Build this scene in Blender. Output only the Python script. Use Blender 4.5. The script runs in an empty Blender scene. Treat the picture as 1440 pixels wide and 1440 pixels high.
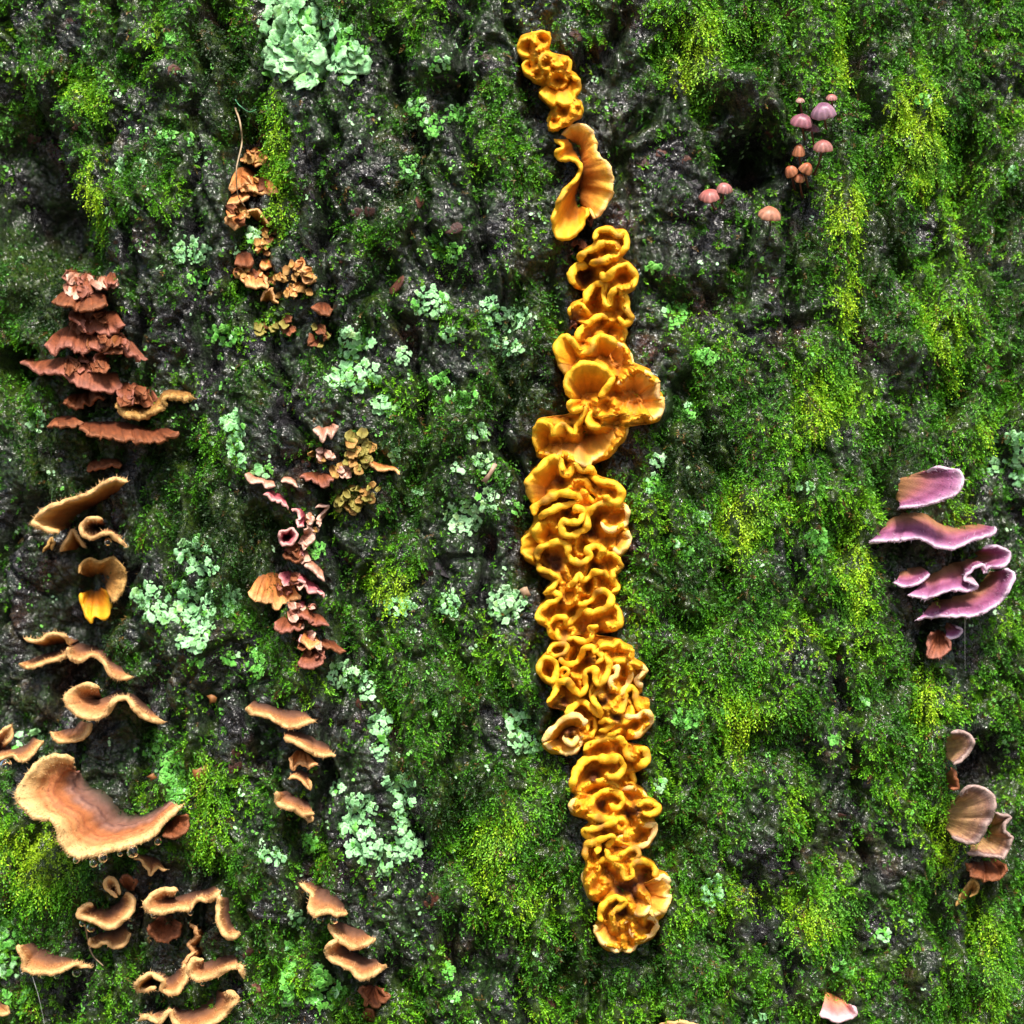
import bpy, math, random
import numpy as np
from mathutils import Vector, Matrix

# ------------------------------------------------------------------ camera, sky, sun, exposure
S = 0.30 / 1440.0          # metres per photo pixel on the trunk's nearest line
D = 0.45                   # camera distance
ZC = 1.25                  # height of the view centre above the ground
R = 0.50                   # trunk radius
sc = bpy.context.scene
C = sc.collection
cam = bpy.data.cameras.new('camera'); camo = bpy.data.objects.new('camera', cam); C.objects.link(camo)
camo.location = (0, -D, ZC); camo.rotation_euler = (math.radians(90), 0, 0)
cam.sensor_width = 36; cam.lens = 36 * D / 0.30
cam.clip_start = 0.01; cam.clip_end = 500
cam.dof.use_dof = True; cam.dof.focus_distance = D - 0.004; cam.dof.aperture_fstop = 11
sc.camera = camo

SUN_EL, SUN_AZ = 56.0, 8.0    # degrees above horizon; degrees to the right of straight behind the camera
sd = Vector((math.sin(math.radians(SUN_AZ)) * math.cos(math.radians(SUN_EL)),
             -math.cos(math.radians(SUN_AZ)) * math.cos(math.radians(SUN_EL)),
             math.sin(math.radians(SUN_EL))))
w = bpy.data.worlds.new('World'); sc.world = w; w.use_nodes = True
nt = w.node_tree
sky = nt.nodes.new('ShaderNodeTexSky'); sky.sky_type = 'NISHITA'; sky.sun_disc = False
sky.sun_elevation = math.radians(SUN_EL); sky.sun_rotation = math.atan2(sd.x, sd.y)
sky.air_density = 1.0; sky.dust_density = 4.0; sky.ozone_density = 1.0
nt.links.new(sky.outputs[0], nt.nodes['Background'].inputs[0])
nt.nodes['Background'].inputs[1].default_value = 0.06
sun = bpy.data.lights.new('sun', 'SUN'); sun.energy = 2.2; sun.angle = math.radians(12); sun.color = (1.0, 0.95, 0.86)
suno = bpy.data.objects.new('sun', sun); C.objects.link(suno); suno.location = (1, -3, 4)
suno.rotation_euler = sd.to_track_quat('Z', 'Y').to_euler()
sc.view_settings.view_transform = 'Standard'; sc.view_settings.look = 'None'
sc.view_settings.gamma = 1.0; sc.view_settings.use_curve_mapping = False
sc.view_settings.exposure = 1.8
sc.cycles.max_bounces = 8; sc.cycles.transparent_max_bounces = 8

rng = np.random.default_rng(7)
random.seed(7)

# ------------------------------------------------------------------ noise
_perm = np.random.default_rng(3).permutation(512).astype(np.int64)
_perm = np.concatenate([_perm, _perm])
_ga = np.random.default_rng(4).uniform(0, 2 * np.pi, 512)
_gx, _gy = np.cos(_ga), np.sin(_ga)
def perlin(x, y, seed=0):
    x = np.asarray(x, float) + seed * 37.17; y = np.asarray(y, float) + seed * 11.53
    xi = np.floor(x).astype(np.int64); yi = np.floor(y).astype(np.int64)
    xf = x - xi; yf = y - yi
    u = xf * xf * xf * (xf * (xf * 6 - 15) + 10); v = yf * yf * yf * (yf * (yf * 6 - 15) + 10)
    def g(ix, iy, dx, dy):
        h = _perm[(_perm[ix & 511] + iy) & 511]
        return _gx[h] * dx + _gy[h] * dy
    a = g(xi, yi, xf, yf); b = g(xi + 1, yi, xf - 1, yf)
    c_ = g(xi, yi + 1, xf, yf - 1); d = g(xi + 1, yi + 1, xf - 1, yf - 1)
    return ((a + u * (b - a)) + v * ((c_ + u * (d - c_)) - (a + u * (b - a)))) * 1.5
def sstep(a, b, x):
    t = np.clip((x - a) / (b - a), 0, 1); return t * t * (3 - 2 * t)
def lin(r, g, b):
    f = lambda c: (c / 255 / 12.92) if c <= 10 else ((c / 255 + 0.055) / 1.055) ** 2.4
    return np.array([f(r), f(g), f(b)])

# ------------------------------------------------------------------ maps read off the photograph (60 px cells, 0 bare bark .. 9 thick moss)
MOSS = """
444566336543343567666665
445356223333222665665775
535346412625422351574885
423555712635521241355576
335653624523621133257568
672343424432521123476363
883243433532421224276674
853234433234522234246667
643333442234522355454267
743542433555543466764466
564554134754355677746664
362475334554335577666454
343677522523435677454334
233267525513435677464225
335125643433435677556336
235312554665435667466436
334322333764445677556656
343641111665445677436635
444664441377545665525745
744464341187645664643645
884455441168655663362456
664446542146655673264266
544446544322566465365366
545446646552366666466576
""".split()
MG = np.array([[int(ch) for ch in r] for r in MOSS], float) / 9.0
def bil(G, px, py):
    x = np.clip(np.asarray(px, float) / 60 - 0.5, 0, 22.999); y = np.clip(np.asarray(py, float) / 60 - 0.5, 0, 22.999)
    i = x.astype(int); j = y.astype(int); fx = x - i; fy = y - j
    fx = fx * fx * (3 - 2 * fx); fy = fy * fy * (3 - 2 * fy)
    return (G[j, i] * (1 - fx) + G[j, i + 1] * fx) * (1 - fy) + (G[j + 1, i] * (1 - fx) + G[j + 1, i + 1] * fx) * fy
# relief: (x, y, rx, ry, height px)   negative = hollow
RELIEF = [(20, 515, 26, 28, -230), (25, 250, 60, 120, -75), (70, 335, 80, 60, -55), (1062, 226, 52, 34, -80), (1050, 95, 40, 25, -18),
 (1365, 240, 22, 90, -55), (1200, 70, 16, 90, -50), (1215, 240, 18, 90, -24), (1205, 400, 14, 70, -30), (1345, 520, 16, 60, -22), (1420, 330, 16, 90, -24), (1390, 1085, 46, 52, -75), (338, 215, 36, 50, -30), (95, 830, 85, 130, -40),
 (55, 900, 70, 70, -20), (175, 1045, 55, 40, -26), (100, 960, 60, 40, -18), (640, 125, 34, 16, -26), (755, 655, 30, 30, -16), (545, 120, 40, 90, -30),
 (845, 110, 40, 60, -12), (1375, 330, 18, 70, -34), (1240, 640, 20, 60, -20), (1255, 780, 40, 30, -20), (1160, 1230, 30, 60, -14),
 (260, 1240, 60, 30, -22), (300, 1360, 50, 50, -20), (190, 1310, 35, 40, -20), (150, 640, 90, 30, -22), (215, 560, 40, 50, -18), (1440, 1340, 40, 80, -30),
 (0, 1000, 50, 60, -20), (370, 290, 30, 40, -14), (390, 430, 40, 40, -10), (1320, 560, 25, 40, -18), (745, 1370, 60, 30, -16), (290, 1010, 40, 25, -20),
 (455, 215, 42, 90, 22), (225, 95, 48, 60, 20), (215, 300, 55, 80, 24), (205, 400, 40, 60, 14), (405, 610, 62, 70, 22), (625, 95, 55, 24, 24), (600, 300, 80, 60, 14),
 (1028, 122, 36, 34, 54), (1070, 158, 30, 22, 40), (1085, 345, 60, 50, 20), (1272, 500, 24, 60, 34), (1290, 680, 40, 40, 10), (1155, 690, 42, 50, 16), (1265, 195, 36, 60, 14),
 (620, 760, 45, 36, 18), (560, 1090, 80, 90, 16), (640, 1270, 60, 36, 14), (740, 1355, 40, 24, 14), (1080, 1210, 40, 70, 14), (1230, 1040, 60, 40, 16),
 (1290, 1200, 40, 70, 12), (1370, 1370, 50, 40, 18), (700, 380, 90, 60, 8), (540, 430, 60, 40, 14), (300, 900, 70, 50, 14), (330, 1040, 30, 60, 12), (240, 1070, 26, 50, 16),
 (80, 140, 60, 50, 14), (60, 210, 30, 30, 18), (1180, 340, 24, 110, 18), (1310, 130, 60, 90, 16), (1330, 440, 40, 50, 14), (1340, 1150, 24, 100, 20),
 (60, 1210, 80, 60, 10), (760, 760, 20, 60, -14), (820, 700, 70, 350, -8)]
RELIEF = [(x, y, rx, ry, h * 1.35 if h > 0 else h * 1.15) for x, y, rx, ry, h in RELIEF]
YELLOW = [(390, 165, 14, 55), (396, 265, 14, 60), (1175, 70, 14, 80), (1180, 310, 20, 60), (1186, 420, 16, 60), (1000, 30, 60, 34), (1290, 190, 60, 100), (1360, 250, 30, 60),
 (1310, 450, 44, 50), (1340, 560, 10, 70), (1375, 600, 12, 60), (1330, 1150, 24, 90), (1390, 1330, 26, 70), (1200, 800, 24, 80), (70, 1215, 60, 70), (290, 1130, 34, 90),
 (1300, 960, 12, 70), (700, 1170, 30, 60), (1040, 990, 30, 70), (1150, 1290, 44, 44), (560, 830, 26, 36), (1035, 700, 30, 60), (1160, 560, 60, 60), (130, 290, 20, 60), (130, 130, 30, 40), (960, 80, 40, 40)]
DARKM_SHADE = [(60, 400, 120, 90), (330, 740, 90, 90), (90, 860, 130, 200), (110, 640, 120, 60), (170, 1040, 60, 60), (240, 1280, 110, 80), (150, 560, 60, 60), (600, 640, 70, 60), (730, 560, 60, 120), (990, 640, 50, 60), (330, 100, 60, 60), (1230, 330, 40, 80), (640, 1100, 60, 60), (230, 640, 80, 40), (560, 220, 50, 120)]  # darker older moss; down the left side, shade painted into the moss colour
def blobs(L, px, py):
    o = np.zeros(np.shape(px))
    for x, y, rx, ry in L:
        o = np.maximum(o, np.exp(-(((px - x) / rx) ** 2 + ((py - y) / ry) ** 2)))
    return o

# ------------------------------------------------------------------ projection between photo pixels and the trunk
def ray(px, py, y):
    f = (y + D) / D
    return (px - 720) * S * f, ZC + (720 - py) * S * f
def to_px(x, y, z):
    f = (y + D) / D
    return 720 + x / (S * f), 720 - (z - ZC) / (S * f)
def uv_px(u, w_):
    th = np.clip((u - 720) * S / R, -0.62, 0.62)
    return to_px(R * np.sin(th), R - R * np.cos(th), ZC + (720 - w_) * S)
KEEP = np.zeros((121, 121))        # where fungi sit: moss stays short there (15 px cells from -180)
def keep_at(px, py):
    i = np.clip(((np.asarray(px) + 180) / 15).astype(int), 0, 120); j = np.clip(((np.asarray(py) + 180) / 15).astype(int), 0, 120)
    return KEEP[j, i]
HOLES = [(20, 515, 26, 26), (1062, 226, 46, 30), (25, 265, 40, 80), (60, 335, 60, 36), (1392, 1085, 38, 42), (1366, 250, 14, 80), (640, 126, 26, 12), (338, 215, 26, 40), (100, 800, 50, 60), (60, 880, 50, 60), (150, 1050, 40, 26)]
def moss_at(u, w_, px, py):
    m = bil(MG, px, py)
    m = m + 0.34 * perlin(u / 62, w_ / 80, 1) + 0.22 * perlin(u / 21, w_ / 26, 2) + 0.1 * perlin(u / 9, w_ / 9, 3)
    m = m + 0.22 * blobs(YELLOW, px, py) - 0.45 * blobs(HOLES, px, py) - 0.10 * blobs([(90, 860, 110, 190), (230, 1290, 90, 80)], px, py)
    return m
HGRID = None
def height(u, w_, fine=True):
    u = np.asarray(u, float); w_ = np.asarray(w_, float)
    h = smooth_height(u, w_)
    if fine:
        px, py = uv_px(u, w_); m = sstep(0.34, 0.75, moss_at(u, w_, px, py))
        a, b = u + 0.6 * w_, w_ - 0.6 * u
        f = 5.0 * np.abs(perlin(a / 15, b / 9, 12)) + 3.0 * perlin(a / 8, b / 5.5, 13) + 2.0 * perlin(u / 4.6, w_ / 4.0, 14)
        h = h + f * (1 - 0.6 * m) * ((np.abs(u - 720) < 892) & (np.abs(w_ - 720) < 892))
    return h
def smooth_height(u, w_):
    if HGRID is None: return raw_height(u, w_)
    x = (u + 260) / 3.0; y = (w_ + 260) / 3.0; n = HGRID.shape[0]
    ok = (x > 0) & (y > 0) & (x < n - 1.001) & (y < n - 1.001)
    xc = np.clip(x, 0, n - 1.001); yc = np.clip(y, 0, n - 1.001); i = xc.astype(int); j = yc.astype(int); fx = xc - i; fy = yc - j
    h = (HGRID[j, i] * (1 - fx) + HGRID[j, i + 1] * fx) * (1 - fy) + (HGRID[j + 1, i] * (1 - fx) + HGRID[j + 1, i + 1] * fx) * fy
    if not ok.all():
        h = np.array(h); h[~ok] = raw_height(u[~ok], w_[~ok])
    return h
def raw_height(u, w_):
    px, py = uv_px(u, w_)
    inside = np.where((np.abs(u - 720) * S / R < 0.62) & (np.abs(w_ - 720) < 1500), 1.0, 0.0)
    h = 20 * perlin(u / 140, w_ / 420, 5)
    wx = u + 18 * perlin(u / 60, w_ / 60, 6)
    fis = np.abs(perlin(wx / 95, w_ / 320, 7))
    h = h - 32 * (1 - sstep(0.0, 0.22, fis))
    fis2 = np.abs(perlin(wx / 50, w_ / 95, 8))
    h = h - 13 * (1 - sstep(0.0, 0.22, fis2))
    h = h + 11 * perlin(u / 44, w_ / 56, 9) + 9 * np.abs(perlin((u + 0.5 * w_) / 24, (w_ - 0.5 * u) / 17, 10))
    rel = np.zeros(np.shape(u))
    for x, y, rx, ry, hh in RELIEF:
        dx = (px - x) / rx; dy = (py - y) / ry
        q = dx * dx + dy * dy
        rel = rel + hh * (np.exp(-(q * q) * 1.2) if hh < -60 else np.exp(-q * 1.1))
    h = h * (1 - .7 * sstep(900, 1500, np.maximum(np.abs(u - 720), np.abs(w_ - 720)))) + rel * inside
    m = sstep(0.34, 0.75, moss_at(u, w_, px, py))
    h = h + m * (5 + 6 * perlin(u / 34, w_ / 40, 11))
    return h
_g = np.arange(-260, 1700, 3.0); HGRID_ = raw_height(*np.meshgrid(_g, _g)); HGRID = HGRID_
def surf_uv(u, w_, fine=True, lift=0.0):
    th = (u - 720) * S / R; r = R + (height(u, w_, fine) + lift) * S
    return np.stack([r * np.sin(th), R - r * np.cos(th), ZC + (720 - w_) * S + 0 * u], -1)
def surf_y(px, py, fine=False):
    px = np.asarray(px, float); py = np.asarray(py, float)
    y = np.zeros(px.shape)
    for k in range(7):
        x, z = ray(px, py, y)
        th = np.arctan2(x, R - y); u = 720 + th * R / S; w_ = 720 - (z - ZC) / S
        rr = R + height(u, w_, fine) * S
        yn = R - np.sqrt(np.maximum(rr * rr - x * x, 1e-6))
        y = y + 0.75 * (yn - y)
    return y
def surf_pt(px, py, prot=0.0):
    y = surf_y(np.atleast_1d(px), np.atleast_1d(py)) - np.asarray(prot) * S
    x, z = ray(np.atleast_1d(px).astype(float), np.atleast_1d(py).astype(float), y)
    return np.stack([x, y, z], -1)
def surf_uvnormal(u, w_):
    e = 5.0
    a = surf_uv(u + e, w_, False) - surf_uv(u - e, w_, False); b = surf_uv(u, w_ + e, False) - surf_uv(u, w_ - e, False)
    n = np.cross(a, b); n /= np.linalg.norm(n, axis=-1, keepdims=True) + 1e-12
    th = (u - 720) * S / R
    s = np.sign(n[..., 0] * np.sin(th) - n[..., 1] * np.cos(th))
    return n * s[..., None]
def px_to_uv(px, py):
    y = surf_y(px, py); x, z = ray(np.asarray(px, float), np.asarray(py, float), y)
    return 720 + np.arctan2(x, R - y) * R / S, 720 - (z - ZC) / S

# ------------------------------------------------------------------ mesh / object helpers
def mesh_np(name, V, F, col=None, smooth=True, attrs=None):
    me = bpy.data.meshes.new(name)
    V = np.asarray(V, np.float32); F = np.asarray(F, np.int32)
    me.vertices.add(len(V)); me.vertices.foreach_set('co', V.ravel())
    k = F.shape[1]
    me.loops.add(F.size); me.loops.foreach_set('vertex_index', F.ravel())
    me.polygons.add(len(F)); me.polygons.foreach_set('loop_start', np.arange(0, F.size, k, dtype=np.int32))
    if smooth: me.polygons.foreach_set('use_smooth', np.ones(len(F), bool))
    if col is not None:
        a = me.color_attributes.new('col', 'FLOAT_COLOR', 'POINT')
        c4 = np.ones((len(V), 4), np.float32); c4[:, :3] = np.clip(col, 0, 1)
        a.data.foreach_set('color', c4.ravel())
    for nm, arr in (attrs or {}).items():
        at = me.attributes.new(nm, 'FLOAT', 'POINT'); at.data.foreach_set('value', np.asarray(arr, np.float32))
    me.update(calc_edges=True)
    return me
def obj(name, me, m, parent=None):
    o = bpy.data.objects.new(name, me); C.objects.link(o)
    if me is not None and m is not None and not me.materials: me.materials.append(m)
    if parent is not None: o.parent = parent
    return o
def tag(o, label, cat, group=None, kind=None):
    o['label'] = label; o['category'] = cat
    if group: o['group'] = group
    if kind: o['kind'] = kind
    return o
def thing(name, loc, label, cat, group=None):
    o = bpy.data.objects.new(name, None); C.objects.link(o); o.location = loc
    o.empty_display_size = 0.002
    return tag(o, label, cat, group)

# ------------------------------------------------------------------ materials
def newmat(name):
    m = bpy.data.materials.new(name); m.use_nodes = True
    return m, m.node_tree, m.node_tree.nodes['Principled BSDF']
def noise(nt, scale, detail=4, rough=0.55, vec=None):
    n = nt.nodes.new('ShaderNodeTexNoise'); n.inputs['Scale'].default_value = scale
    n.inputs['Detail'].default_value = detail; n.inputs['Roughness'].default_value = rough
    if vec is not None: nt.links.new(vec, n.inputs['Vector'])
    return n
def ramp(nt, fac, stops):
    r = nt.nodes.new('ShaderNodeValToRGB')
    while len(r.color_ramp.elements) < len(stops): r.color_ramp.elements.new(0.5)
    for e, (p, c) in zip(r.color_ramp.elements, stops):
        e.position = p; e.color = (*c, 1) if len(c) == 3 else c
    nt.links.new(fac, r.inputs[0]); return r
def mix(nt, fac, a, b, mode='MIX'):
    n = nt.nodes.new('ShaderNodeMix'); n.data_type = 'RGBA'; n.blend_type = mode
    for sock, v in ((n.inputs[0], fac), (n.inputs[6], a), (n.inputs[7], b)):
        if hasattr(v, 'default_value'): nt.links.new(v, sock)
        else: sock.default_value = v if isinstance(v, (int, float)) else (*v, 1)
    return n.outputs[2]
def bump(nt, h, strength, dist, prev=None):
    b = nt.nodes.new('ShaderNodeBump'); b.inputs['Strength'].default_value = strength; b.inputs['Distance'].default_value = dist
    nt.links.new(h, b.inputs['Height'])
    if prev is not None: nt.links.new(prev, b.inputs['Normal'])
    return b.outputs[0]
def attr(nt, name):
    a = nt.nodes.new('ShaderNodeAttribute'); a.attribute_name = name; return a
def geo_pos(nt):
    g = nt.nodes.new('ShaderNodeNewGeometry'); return g.outputs['Position']
def colmat(name, rough=0.5, trans=0.0, bump_s=0.3, bump_d=0.0003, bscale=1500, var=0.25, vscale=700, spec=0.4, sss=0.0):
    m, nt, p = newmat(name)
    pos = geo_pos(nt)
    c = attr(nt, 'col').outputs['Color']
    n1 = noise(nt, vscale, 5, 0.6, pos)
    r = ramp(nt, n1.outputs[0], [(0.25, (1 - var,) * 3), (0.75, (1 + var,) * 3)])
    col = mix(nt, 1.0, c, r.outputs[0], 'MULTIPLY')
    nt.links.new(col, p.inputs['Base Color'])
    p.inputs['Roughness'].default_value = rough; p.inputs['Specular IOR Level'].default_value = spec
    if sss:
        p.inputs['Subsurface Weight'].default_value = sss; p.inputs['Subsurface Radius'].default_value = (1.0, 0.45, 0.12)
        p.inputs['Subsurface Scale'].default_value = 0.0012
    b = noise(nt, bscale, 4, 0.6, pos)
    nt.links.new(bump(nt, b.outputs[0], bump_s, bump_d), p.inputs['Normal'])
    if trans:
        t = nt.nodes.new('ShaderNodeBsdfTranslucent'); nt.links.new(col, t.inputs[0])
        ms = nt.nodes.new('ShaderNodeMixShader'); ms.inputs[0].default_value = trans
        nt.links.new(p.outputs[0], ms.inputs[1]); nt.links.new(t.outputs[0], ms.inputs[2])
        nt.links.new(ms.outputs[0], nt.nodes['Material Output'].inputs[0])
    return m

def bark_material():
    m, nt, p = newmat('wet_bark')
    pos = geo_pos(nt)
    mo = attr(nt, 'moss').outputs['Fac']
    n1 = noise(nt, 420, 7, 0.7, pos)
    n2 = noise(nt, 45, 3, 0.5, pos); n3 = noise(nt, 70, 4, 0.6, pos); n4 = noise(nt, 900, 3, 0.6, pos)
    grey = ramp(nt, n1.outputs[0], [(0.38, (0.002, 0.002, 0.0022)), (0.5, (0.013, 0.012, 0.014)), (0.6, (0.044, 0.041, 0.049)), (0.72, (0.17, 0.16, 0.185))])
    red = ramp(nt, n1.outputs[0], [(0.38, (0.010, 0.004, 0.003)), (0.55, (0.09, 0.034, 0.020)), (0.7, (0.30, 0.14, 0.09))])
    rf = ramp(nt, n2.outputs[0], [(0.57, (0, 0, 0)), (0.66, (0.8, 0.8, 0.8))])
    c = mix(nt, rf.outputs[0], grey.outputs[0], red.outputs[0])
    gf = ramp(nt, n3.outputs[0], [(0.40, (0, 0, 0)), (0.58, (0.85, 0.85, 0.85))])
    green = ramp(nt, n1.outputs[0], [(0.38, (0.002, 0.006, 0.001)), (0.54, (0.018, 0.052, 0.006)), (0.7, (0.07, 0.19, 0.03))])
    c = mix(nt, gf.outputs[0], c, green.outputs[0])
    n5 = noise(nt, 1900, 4, 0.7, pos)
    sp = ramp(nt, n5.outputs[0], [(0.36, (0.2,) * 3), (0.5, (0.8,) * 3), (0.66, (2.0,) * 3)])
    c = mix(nt, 1.0, c, sp.outputs[0], 'MULTIPLY')
    under = ramp(nt, n4.outputs[0], [(0.35, (0.006, 0.016, 0.002)), (0.65, (0.06, 0.12, 0.006))])
    c = mix(nt, mo, c, under.outputs[0])
    nt.links.new(c, p.inputs['Base Color'])
    rr = ramp(nt, n3.outputs[0], [(0.3, (0.18,) * 3), (0.7, (0.42,) * 3)]); nt.links.new(rr.outputs[0], p.inputs['Roughness'])
    p.inputs['Specular IOR Level'].default_value = 0.25
    b1 = bump(nt, n1.outputs[0], 1.0, 0.0026)
    p.inputs['Coat Weight'].default_value = 0.9; p.inputs['Coat Roughness'].default_value = 0.17; p.inputs['Coat IOR'].default_value = 1.4
    nt.links.new(bump(nt, noise(nt, 600, 2, 0.5, pos).outputs[0], 0.9, 0.0016), p.inputs['Coat Normal'])
    b2 = bump(nt, noise(nt, 1600, 5, 0.7, pos).outputs[0], 0.8, 0.0008, b1)
    nt.links.new(b2, p.inputs['Normal'])
    return m
M_BARK = bark_material()
M_MOSS = colmat('moss_leaf', 0.5, 0.28, 0.0, 0.0001, 1000, 0.2, 400, 0.35)
M_YELLOW = colmat('yellow_fungus', 0.55, 0.06, 0.5, 0.0004, 2200, 0.24, 330, 0.25, sss=0.2)
M_TAN = colmat('tan_fungus', 0.6, 0.05, 0.5, 0.0004, 2200, 0.18, 900, 0.25, sss=0.1)
M_PURPLE = colmat('purple_fungus', 0.62, 0.05, 0.5, 0.0004, 2000, 0.16, 800, 0.25, sss=0.1)
M_CRUST = colmat('crust_fungus', 0.6, 0.05, 0.7, 0.0006, 1500, 0.3, 700, 0.3)
M_HAIR = colmat('fungus_hair', 0.6, 0.2, 0.0, 0.0001, 1000, 0.1, 500, 0.2)
M_CAP = colmat('mushroom_flesh', 0.42, 0.15, 0.2, 0.0002, 1500, 0.12, 900, 0.4, sss=0.15)
M_FLAKE = colmat('bark_flake', 0.5, 0.0, 0.8, 0.0006, 1500, 0.4, 900, 0.4)
def lichen_mat(name, lo, hi, tip):
    m, nt, p = newmat(name)
    pos = geo_pos(nt); n1 = noise(nt, 420, 5, 0.6, pos); n2 = noise(nt, 1300, 4, 0.65, pos)
    oi = nt.nodes.new('ShaderNodeObjectInfo')
    r = ramp(nt, n1.outputs[0], [(0.3, lo), (0.55, hi), (0.75, tip)])
    rr = ramp(nt, oi.outputs['Random'], [(0.0, (0.6, 0.66, 0.5)), (0.12, (0.95, 0.85, 0.6)), (0.2, (0.8, 0.9, 0.75)), (0.5, (1, 1, 1)), (1.0, (1.12, 1.08, 1.15))])
    c = mix(nt, 1.0, r.outputs[0], rr.outputs[0], 'MULTIPLY')
    edge = attr(nt, 'edge').outputs['Fac']
    c = mix(nt, edge, c, tip)
    nt.links.new(c, p.inputs['Base Color']); p.inputs['Roughness'].default_value = 0.6; p.inputs['Specular IOR Level'].default_value = 0.25
    b = bump(nt, n1.outputs[0], 0.5, 0.001)
    nt.links.new(bump(nt, n2.outputs[0], 0.6, 0.0005, b), p.inputs['Normal'])
    return m
M_LICHEN = [lichen_mat('mint_lichen', (0.13, 0.36, 0.10), (0.25, 0.58, 0.25), (0.46, 0.76, 0.43)),
            lichen_mat('green_lichen', (0.05, 0.23, 0.022), (0.12, 0.44, 0.06), (0.28, 0.64, 0.15)),
            lichen_mat('pale_lichen', (0.15, 0.36, 0.13), (0.30, 0.60, 0.28), (0.52, 0.76, 0.46))]
m_, nt_, p_ = newmat('water'); p_.inputs['Base Color'].default_value = (1, 1, 1, 1); p_.inputs['Roughness'].default_value = 0.02
p_.inputs['IOR'].default_value = 1.333; p_.inputs['Transmission Weight'].default_value = 1.0
M_WATER = m_
def flat(name, c, rough=0.6):
    m, nt, p = newmat(name); n = noise(nt, 800, 4, 0.6, geo_pos(nt))
    r = ramp(nt, n.outputs[0], [(0.3, tuple(x * .65 for x in c)), (0.7, tuple(min(1, x * 1.25) for x in c))])
    nt.links.new(r.outputs[0], p.inputs['Base Color']); p.inputs['Roughness'].default_value = rough
    return m

# ------------------------------------------------------------------ loft: a fungus sheet between a line on the bark and a free margin
def catmull(P, n, closed=False):
    P = np.asarray(P, float)
    if len(P) == 1: return np.repeat(P, n, 0)
    if closed: Q = np.vstack([P[-1:], P, P[:2]])
    else: Q = np.vstack([2 * P[0] - P[1], P, 2 * P[-1] - P[-2]])
    segs = len(Q) - 3
    L = np.linalg.norm(np.diff(Q[1:-1], axis=0)[:, :2], axis=1) ** 0.8 + 1e-6
    cum = np.concatenate([[0], np.cumsum(L)]); t = np.linspace(0, cum[-1] - 1e-9, n)
    i = np.clip(np.searchsorted(cum, t, 'right') - 1, 0, segs - 1); f = ((t - cum[i]) / L[i])[:, None]
    a, b, c_, d = Q[i], Q[i + 1], Q[i + 2], Q[i + 3]
    return 0.5 * (2 * b + (c_ - a) * f + (2 * a - 5 * b + 4 * c_ - d) * f ** 2 + (3 * b - a - 3 * c_ + d) * f ** 3)
def smooth1(a, k):
    if k < 1: return a
    w_ = np.exp(-np.linspace(-2, 2, 2 * k + 1) ** 2); w_ /= w_.sum()
    pad = np.pad(a, [(k, k)] + [(0, 0)] * (a.ndim - 1), mode='edge')
    return np.stack([np.convolve(pad[:, j], w_, 'valid') for j in range(a.shape[1])], 1) if a.ndim > 1 else np.convolve(pad, w_, 'valid')
def pal(stops, v):
    p = np.array([s[0] for s in stops]); c = np.array([s[1] for s in stops])
    return np.stack([np.interp(v, p, c[:, k]) for k in range(3)], -1)
Y_HI, Y_MID, Y_OR, Y_BR = np.array([.80, .43, .020]), np.array([.70, .285, .010]), np.array([.50, .165, .009]), np.array([.13, .045, .012])
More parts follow.
